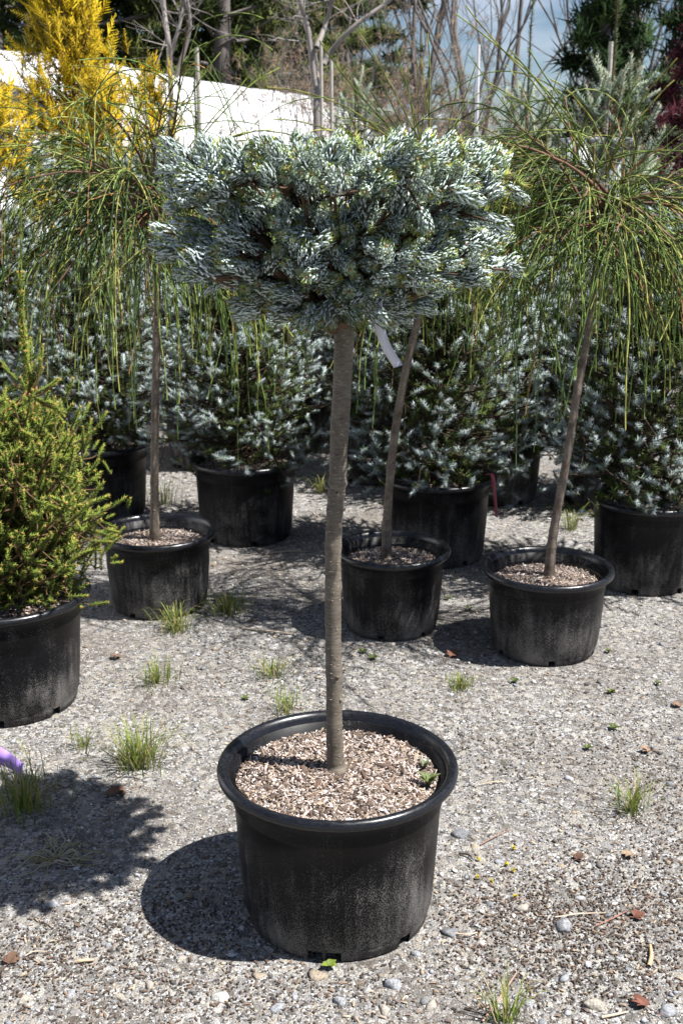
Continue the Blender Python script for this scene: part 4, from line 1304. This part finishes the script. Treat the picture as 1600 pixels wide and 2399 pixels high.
# dry brush with clinging tan leaves
TAN = [clump(rs, 7, .06, (.36, .26, .17)), clump(rs, 7, .05, (.46, .36, .25)), clump(rs, 6, .06, (.26, .17, .115))]
def brush_meshes(seed, H, Rd, nst, leaves):
    rs = np.random.default_rng(seed)
    gt, gc = Geo(), Geo()
    out = []
    for i in range(nst):
        grow(rs, (rs.normal(0, .08), rs.normal(0, .08), 0), (rs.normal(0, .35), rs.normal(0, .35), 1), H * .42, .014, 3, out, spread=.45, up=.1, seg=4)
    pts = []
    for (p, rr, dp) in out:
        v, q, _, _ = tubes(p[None], rr[None], 3); gt.add(v, q)
        if dp < 2: pts += list(p[1:])
    pts = np.array(pts); pts = pts[rs.permutation(len(pts))[:leaves]]
    for k, tm in enumerate(TAN):
        s = pts[k::3] + rs.normal(0, .02, (len(pts[k::3]), 3))
        scatter(gc, tm, s, rs.normal(0, 1, (len(s), 3)), rs.uniform(.6, 1.3, len(s)), rs.uniform(.7, 1.2, (len(s), 1)), rs)
    return gt.mesh('stems', smooth=True), gc.mesh('crown')
BR = [brush_meshes(121, 2.3, .8, 7, 420), brush_meshes(122, 2.0, .8, 8, 360)]
LBR = 'tan dry-leaved brush at the foot of the bare woodland trees'
for i, (px_, Y, k, s) in enumerate([(700, 11, 0, .9), (840, 12.5, 0, 1.1), (900, 13, 1, 1.15), (970, 14, 0, 1.2), (1040, 15, 1, 1.2), (780, 14, 1, 1.2), (880, 16, 0, 1.4), (1120, 16, 0, .9), (1200, 15.5, 1, .8), (1270, 17, 0, .8), (1000, 17, 1, 1.2), (1350, 14.5, 1, .8), (1440, 13.5, 0, .8), (1530, 12, 1, 1.0), (660, 16.5, 1, 1.2), (1600, 11, 0, .95)]):
    o = thing('dry_brush', ((px_ - 800) / FPX * Y, Y, 0), LBR, 'shrub', 'dry brush at the wood edge'); o.scale = (s, s, s); o.rotation_euler.z = i * 1.7
    link('stems', BR[k][0], M['farbark'], o); link('crown', BR[k][1], M['dry'], o)

for i, (px_, Y, k, s, lab) in enumerate([(655, 8.2, 1, .78, 'pale twiggy bush against the end of the white hoop house'), (705, 7.9, 0, .80, 'tan-leaved bush at the foot of the pale curved bare tree')]):
    o = thing('dry_brush', ((px_ - 800) / FPX * Y, Y, 0), lab, 'shrub', 'dry bushes by the hoop house'); o.scale = (s, s, s); o.rotation_euler.z = 2 + i
    link('stems', BR[k][0], M['farbark'], o); link('crown', BR[k][1], M['dry'], o)

# low wooded rise closing the view
g = Geo()
nx = 40
V, F = [], []
for i in range(nx + 1):
    x_ = -60 + 120 * i / nx
    for (yy, zz) in [(36, -.05), (42, .7), (55, 1.6), (90, 2.2), (120, -.5)]:
        V.append((x_, yy + 2 * math.sin(x_ * .2), zz * (1 + .25 * math.sin(x_ * .13)) if zz > 0 else zz))
for i in range(nx):
    for j in range(4): F.append((i * 5 + j, (i + 1) * 5 + j, (i + 1) * 5 + j + 1, i * 5 + j + 1))
g.add(V, F)
tag(g.build('hill', M['hill'], smooth=True), 'low leaf-strewn rise behind the woods', kind='structure')

# ------------------------------------------------------------------ stakes, bench, wrapped bundle
def box(g, lo, hi, col=(.5, .5, .5)):
    x0, y0, z0 = lo; x1, y1, z1 = hi
    g.add([(x0, y0, z0), (x1, y0, z0), (x1, y1, z0), (x0, y1, z0), (x0, y0, z1), (x1, y0, z1), (x1, y1, z1), (x0, y1, z1)],
          [(0, 3, 2, 1), (4, 5, 6, 7), (0, 1, 5, 4), (1, 2, 6, 5), (2, 3, 7, 6), (3, 0, 4, 7)], col)
for (x0, yt, Y, r, mat, lab) in [(461, 110, 7.6, .013, 'stake', 'thin grey stake rising beside the dark upright spruce leader'), (752, 98, 7.2, .010, 'stake', 'thin grey stake against the pale curved bare tree'),
                                 (776, 138, 7.0, .010, 'stake', 'short thin grey stake beside the small blue-green spruce top'), (1121, 103, 9.5, .015, 'poly', 'white plastic pole standing before the bare woods'),
                                 (1432, 96, 6.3, .012, 'stake', 'grey stake behind the blue-green spruce with a bare leader')]:
    t = at(x0, yt, Y)
    g = Geo(); add_tube(g, [(t[0], Y, -.02), (t[0] + .004, Y, t[2] * .5), (t[0], Y, t[2])], [r, r, r * .9], 8, 8)
    tag(g.build('stake', M[mat], smooth=False), lab, 'stake')
a, b = at(1325, 318, 8.0), at(1440, 318, 8.0)
bench = thing('bench', ((a[0] + b[0]) / 2, 8.0, 0), 'weathered grey board bench behind the leaning weeping tree', 'bench')
zt = a[2]
for k in range(4):
    g = Geo(); box(g, (a[0], 7.75 + k * .13, zt - .04), (b[0] + .06, 7.87 + k * .13, zt - .01)); g.build('plank', M['greyboard'], bench)
for x_ in (a[0] + .04, b[0] - .06):
    for y_ in (7.78, 8.18):
        g = Geo(); box(g, (x_, y_, 0), (x_ + .07, y_ + .07, zt - .041)); g.build('leg', M['greyboard'], bench)
g = Geo(); box(g, (a[0] + .1, 7.80, zt - .30), (b[0] - .02, 7.83, zt - .20)); g.build('side_board', M['greyboard'], bench)
rs = np.random.default_rng(131)
c = at(1345, 400, 7.2)
g = Geo()
a1 = np.linspace(0, 2 * np.pi, 25)[:-1]
zz = np.linspace(0, 1, 12)
V = [((.19 + .03 * math.sin(5 * t + z * 4) + .025 * math.sin(9 * t - z * 7)) * (1 - .75 * z ** 4) * math.cos(t) + c[0], (.17 + .03 * math.cos(4 * t + z * 5)) * (1 - .75 * z ** 4) * math.sin(t) + 7.2, z * (c[2] + .17)) for z in zz for t in a1]
F = [(i * 24 + j, i * 24 + (j + 1) % 24, (i + 1) * 24 + (j + 1) % 24, (i + 1) * 24 + j) for i in range(11) for j in range(24)]
g.add(V, F); g.add(V[-24:] + [(c[0], 7.2, c[2] + .17)], [(j, (j + 1) % 24, 24) for j in range(24)])
tag(g.build('wrapped_bundle', M['poly'], smooth=True), 'white plastic wrapped bundle standing behind the leaning weeping tree', 'bundle')

# ------------------------------------------------------------------ tapes
g = Geo()
p0 = gp(52, 1806, .012)
strip(g, [(-1.25, 2.52, .05), (-1.0, 2.50, .09), (p0[0] - .10, p0[1] - .01, .075), (p0[0] - .04, p0[1], .045), (p0[0], p0[1], .014)], (.15, .45, .9), np.linspace(.062, .030, 26), n=26, twist=.5)
tag(g.build('purple_ribbon', M['purple'], smooth=True), 'bright purple plastic ribbon lying on grass beside the yellow-green spruce pot', 'ribbon')
g = Geo()
Yp = POTS['f3'][1] - .16
strip(g, [at(1140, 1112, Yp), at(1152, 1112, Yp - .03), at(1158, 1150, Yp - .02), at(1163, 1212, Yp - .02)], (1, -.3, 0), np.linspace(.018, .012, 18), n=18, twist=.6)
tag(g.build('pink_tape', M['pink'], smooth=True), 'faded pink tape hanging over the rim of a black pot', 'tape')

# ------------------------------------------------------------------ grass, weeds and fallen things
GR = np.array([(.17, .24, .045), (.23, .28, .06), (.12, .19, .035), (.34, .34, .10), (.42, .36, .18)])
def blades(g, rs, c, n, h, spread, lean=.55, w=.0022, pal=GR, p=None):
    for i in range(n):
        t = rs.uniform(0, 6.283); rr = abs(rs.normal(0, spread))
        b = np.array((c[0] + rr * math.cos(t), c[1] + rr * math.sin(t), .0))
        hh = h * rs.uniform(.45, 1.15)
        a = t + rs.normal(0, .7)
        out = np.array((math.cos(a), math.sin(a), 0)) * hh * abs(rs.normal(.5, .35)) * lean * 1.6
        pts = np.array([b, b + out * .22 + np.array((0, 0, hh * .45)), b + out * .6 + np.array((0, 0, hh * .8)), b + out + np.array((0, 0, hh * .95 - np.linalg.norm(out) * .25))])
        sd = np.array((-math.sin(a), math.cos(a), 0))
        ww = np.array((1, .85, .55, .06)) * w * rs.uniform(.7, 1.2)
        v = np.concatenate([np.stack((pts[k] + sd * ww[k], pts[k] - sd * ww[k])) for k in range(4)])
        g.add(v, [(k * 2, k * 2 + 1, k * 2 + 3, k * 2 + 2) for k in range(3)], pal[rs.choice(len(pal), p=p)] * rs.uniform(.75, 1.2))
rs = np.random.default_rng(141)
for (px_, py_, n, h, sp_, lab) in [
        (415, 1478, 85, .065, .030, 'bright green grass tuft at the foot of the straight weeping tree pot'),
        (535, 1435, 80, .060, .032, 'darker green grass tuft between the straight weeping tree pot and grey fir trunk'),
        (365, 1600, 60, .050, .032, 'sparse grass tuft on open gravel in front of the straight weeping tree pot'),
        (640, 1585, 55, .042, .028, 'low yellowish grass tuft on open gravel left of the grey fir trunk'.replace(' left of', ' beside')),
        (330, 1795, 120, .085, .030, 'large upright grass tuft on sunny gravel beside the fir crown shadow'),
        (195, 1750, 26, .045, .022, 'thin straggly grass tuft next to the large upright tuft'),
        (60, 1890, 130, .070, .045, 'dense dark grass clump in shade under the purple ribbon'),
        (1480, 1900, 50, .060, .020, 'flattened pale grass tuft on gravel at the open side of the yard'),
        (1080, 1612, 70, .028, .020, 'small mossy grass tuft in front of the leaning weeping tree pot'),
        (1340, 1240, 40, .085, .025, 'grass tuft with tall stems between the two pots at the yard edge'),
        (750, 1155, 36, .075, .020, 'grass tuft in sun behind the grey fir trunk'),
        (390, 1180, 40, .09, .03, 'shaded grass tuft behind the straight weeping tree pot'),
        (670, 1665, 34, .050, .030, 'thin grass tuft just behind the large fir pot'),
        (1185, 2395, 30, .060, .016, 'dark wiry grass tuft among stones near the bark litter')]:
    p = gp(px_, py_); g = Geo()
    pal_p = None
    blades(g, rs, p, int(n * 1.5), h * 1.3, sp_, .7, .0014)
    o = thing('grass_tuft', p, lab, 'grass', 'grass tufts on the gravel')
    g.build('blades', M['grass'], o)
# uprooted pale grass lying in the shadow
p = gp(130, 2015); g = Geo()
for i in range(46):
    t = rs.uniform(0, 6.283); r0 = rs.uniform(0, .03); L = rs.uniform(.03, .10)
    pts = [(p[0] + r0 * math.cos(t), p[1] + r0 * math.sin(t), .006)]
    a = t + rs.normal(0, .6)
    for k in range(3):
        a += rs.normal(0, .6)
        pts.append((pts[-1][0] + math.cos(a) * L / 3, pts[-1][1] + math.sin(a) * L / 3 * .8, .006 + rs.uniform(0, .016)))
    add_tube(g, pts, [.0012, .0013, .0012, .0007], 4, 9, np.array([(.55, .52, .36), (.42, .40, .16), (.60, .55, .45)][i % 3]) * rs.uniform(.7, 1.1))
tag(g.build('uprooted_grass', M['grass']), 'uprooted pale wiry grass lying in the shadow of the fir crown', 'grass')

# small weeds
def leaf_shape(L, w, c, curl=.15):
    """pointed leaf along +x with real thickness"""
    xs = np.array((0, .25, .55, .8, 1.0)); ws = np.array((.12, .8, 1, .6, .02)) * w
    top, bot = [], []
    for x_, w_ in zip(xs, ws):
        z = L * curl * math.sin(x_ * 2.6)
        for s in (-1, 0, 1):
            top.append((x_ * L, s * w_, z + (abs(s) * w_ * .25)))
            bot.append((x_ * L, s * w_, z + (abs(s) * w_ * .25) - .0006))
    v = np.array(top + bot); f = []
    for i in range(4):
        for j in range(2):
            a_ = i * 3 + j
            f += [(a_, a_ + 3, a_ + 4, a_ + 1), (15 + a_, 15 + a_ + 1, 15 + a_ + 4, 15 + a_ + 3)]
    return v, np.array(f), np.array([c] * len(f))
def weed(p, n, L, w, c, lab, name='weed', cat='weed', z=0.0, tilt=.5):
    g = Geo()
    for i in range(n):
        a = i * GA + rs.normal(0, .2); e = tilt * (1 - .5 * i / n) + rs.normal(0, .1)
        lv, lf, lc = leaf_shape(L * rs.uniform(.7, 1.1), w * L, np.array(c) * rs.uniform(.75, 1.25))
        ce, se = math.cos(e), math.sin(e)
        q = np.column_stack((lv[:, 0] * ce - lv[:, 2] * se, lv[:, 1], lv[:, 0] * se + lv[:, 2] * ce))
        ca, sa = math.cos(a), math.sin(a)
        q = np.column_stack((q[:, 0] * ca - q[:, 1] * sa, q[:, 0] * sa + q[:, 1] * ca, q[:, 2] + .002 + .004 * (i / n)))
        g.add(q + np.array((p[0], p[1], p[2])), lf, lc)
    o = thing(name, p, lab, cat, 'small weeds')
    g.build('leaves', M['grass'], o)
weed(gp(1005, 1845 * 1.0, zs_main - .004), 11, .030, .17, (.20, .25, .10), 'small pointed-leaved weed growing in the soil of the large fir pot', z=0, tilt=.9)
weed(gp(995, 1805, zs_main - .004), 7, .022, .17, (.30, .34, .20), 'pale pointed seedling beside the weed in the large fir pot', tilt=1.0)
weed(gp(772, 2270), 7, .018, .32, (.24, .32, .06), 'tiny green seedling at the foot of the large fir pot')
for (px_, py_, n, L, lab) in [(875, 1545, 16, .022, 'low green weed in front of the half-hidden weeping tree pot'), (850, 1530, 10, .02, 'small green weed near the half-hidden weeping tree pot'),
                              (1438, 1710, 15, .022, 'low green weed with a brown scrap on open gravel'), (1375, 1757, 9, .018, 'tiny green weed on open gravel near the brown-scrapped weed'),
                              (1425, 1530, 9, .018, 'tiny green weed beside the leaning weeping tree pot'), (1430, 1625, 12, .02, 'low green weed on gravel in front of the edge spruce pot'),
                              (1540, 1605, 8, .018, 'tiny green weed at the yard edge'), (1205, 1600, 9, .02, 'brownish green weed near the small mossy tuft'), (575, 1640, 8, .018, 'tiny yellow-green weed behind the large fir pot'),
                              (1050, 1405, 8, .02, 'small yellow-green weed between the two low pots'), (1100, 1430, 9, .022, 'dark green weed shaded between the two low pots')]:
    weed(gp(px_, py_), n, L * .8, .2, (.12, .16, .04), lab, tilt=.45)
# moss cushions in the fir pot
for i, (px_, py_) in enumerate([(928, 1880), (740, 1690)]):
    p = gp(px_, py_, zs_main - .006); g = Geo()
    pts = p + rs.normal(0, 1, (160, 3)) * np.array((.008, .006, .002))
    scatter(g, clump(rs, 5, .005, (.16, .15, .03)), pts, np.tile((0, 0, 1.0), (160, 1)), rs.uniform(.6, 1.2, 160), None, rs)
    tag(g.build('moss', M['grass']), ['moss cushion on the soil near the rim of the large fir pot', 'moss scrap on the soil behind the grey fir trunk'][i], 'moss')

# fallen leaves, twigs, chips
def maple_leaf(p, size, c, lab, rot, curl=.25):
    g = Geo()
    for k in range(5):
        a = rot + (k - 2) * .62
        L = size * (1.0, .8, .55)[abs(k - 2)]
        lv, lf, lc = leaf_shape(L * .8, L * .22, np.array(c) * rs.uniform(.8, 1.2), curl * rs.uniform(.5, 1.4))
        ca, sa = math.cos(a), math.sin(a)
        g.add(np.column_stack((lv[:, 0] * ca - lv[:, 1] * sa, lv[:, 0] * sa + lv[:, 1] * ca, lv[:, 2] + .004 + .0007 * k)) + np.array((p[0], p[1], 0)), lf, lc)
    add_tube(g, [(p[0], p[1], .005), (p[0] - math.cos(rot) * size * .5, p[1] - math.sin(rot) * size * .5, .008), (p[0] - math.cos(rot + .2) * size, p[1] - math.sin(rot + .2) * size, .004)], [.0009] * 3, 4, 6, c)
    tag(g.build('fallen_leaf', M['dry']), lab, 'leaf', 'fallen leaves')
for (px_, py_, s, c, lab, rot) in [(290, 1860, .055, (.15, .085, .06), 'large dark crumpled brown leaf at the edge of the fir crown shadow', 3.6), (1510, 2365, .035, (.20, .085, .06), 'red-brown maple leaf lying among stones', 2.2),
                                   (1485, 2155, .032, (.19, .085, .06), 'rusty maple leaf on the bark litter', .4), (1520, 1765, .030, (.30, .19, .13), 'pale tan leaf lying on open gravel', 2.9),
                                   (1055, 1542, .045, (.22, .11, .07), 'orange-brown leaf between the two low pots', 1.0), (280, 1545, .04, (.19, .125, .095), 'dull brown leaf lying on gravel near the straight weeping tree pot', 2.8),
                                   (20, 2265, .036, (.15, .09, .06), 'curled brown leaf on the bark litter in front of the crown shadow', 1.3), (1350, 2020, .03, (.15, .085, .06), 'small brown leaf fragment near scattered yellow flowers', .7),
                                   (1480, 2010, .03, (.34, .25, .17), 'pale buff leaf on brown scraps', 3.1), (1590, 1660, .03, (.26, .16, .11), 'tan leaf at the yard edge', 2.0)]:
    maple_leaf(gp(px_, py_), s, c, lab, rot)
for (x0, y0, x1, y1, r, c, lab) in [(1075, 2000, 1108, 2015, .0022, (.07, .05, .04), 'short dark twig with a yellow flower at its end'), (570, 1472, 690, 1486, .0030, (.52, .43, .33), 'pale straw lying on gravel behind the fir pot'),
                                    (1125, 1980, 1195, 1945, .0013, (.28, .17, .12), 'thin curved reddish twig on gravel'), (1300, 2150, 1420, 2140, .0013, (.55, .46, .36), 'thin straight straw on bark litter'),
                                    (1520, 2265, 1523, 2215, .0040, (.50, .36, .22), 'short tan stick standing out of the litter'), (1130, 2395, 1210, 2280, .0022, (.36, .24, .19), 'long reddish stem lying among stones'),
                                    (1395, 2170, 1470, 2135, .0012, (.34, .16, .12), 'thin leaf stalk crossing the bark litter'), (1065, 2188, 1118, 2186, .0018, (.50, .40, .30), 'short straw beside the large fir pot'),
                                    (60, 2240, 110, 2230, .0013, (.52, .44, .34), 'short pale straw on the bark litter in front of the shadow'), (180, 2255, 220, 2250, .0035, (.50, .38, .26), 'pale wood splinter on gravel'),
                                    (1410, 2385, 1470, 2372, .0022, (.58, .47, .33), 'straw-coloured splinter among stones'), (620, 1298, 720, 1292, .0028, (.42, .35, .27), 'thin stick behind the grey fir trunk'), (1130, 1838, 1180, 1832, .0016, (.50, .40, .28), 'pale straw on open gravel beside the large fir pot')]:
    a_, b_ = gp(x0, y0, .004), gp(x1, y1, .004)
    g = Geo(); m_ = (a_ + b_) / 2 + np.array((rs.normal(0, .004), rs.normal(0, .006), .003))
    add_tube(g, [a_, m_, b_], [r, r * .95, r * .6], 6, 10, c, wob=.05, rs=rs)
    tag(g.build('twig', M['wood']), lab, 'twig', 'fallen twigs and straws')
for i, (px_, py_) in enumerate([(1200, 1990), (1120, 2018), (1190, 2030), (1207, 2042), (1117, 2055), (1147, 2068), (1205, 2105)]):
    p = gp(px_, py_, .003); g = Geo()
    for k in range(6):
        lv, lf, lc = leaf_shape(.008, .0017, np.array((.62, .50, .03)) * rs.uniform(.7, 1.1), .3)
        a = rs.normal(0, .5) + 1.2 * i; ca, sa = math.cos(a), math.sin(a)
        g.add(np.column_stack((lv[:, 0] * ca - lv[:, 1] * sa, lv[:, 0] * sa + lv[:, 1] * ca, lv[:, 2] + .002 * k * .4)) + p, lf, lc)
    tag(g.build('fallen_flower', M['grass']), 'small yellow fallen flower scrap on gravel beside the large fir pot', 'flower', 'yellow flower scraps')
print('total polys', sum(len(m.polygons) for m in bpy.data.meshes))
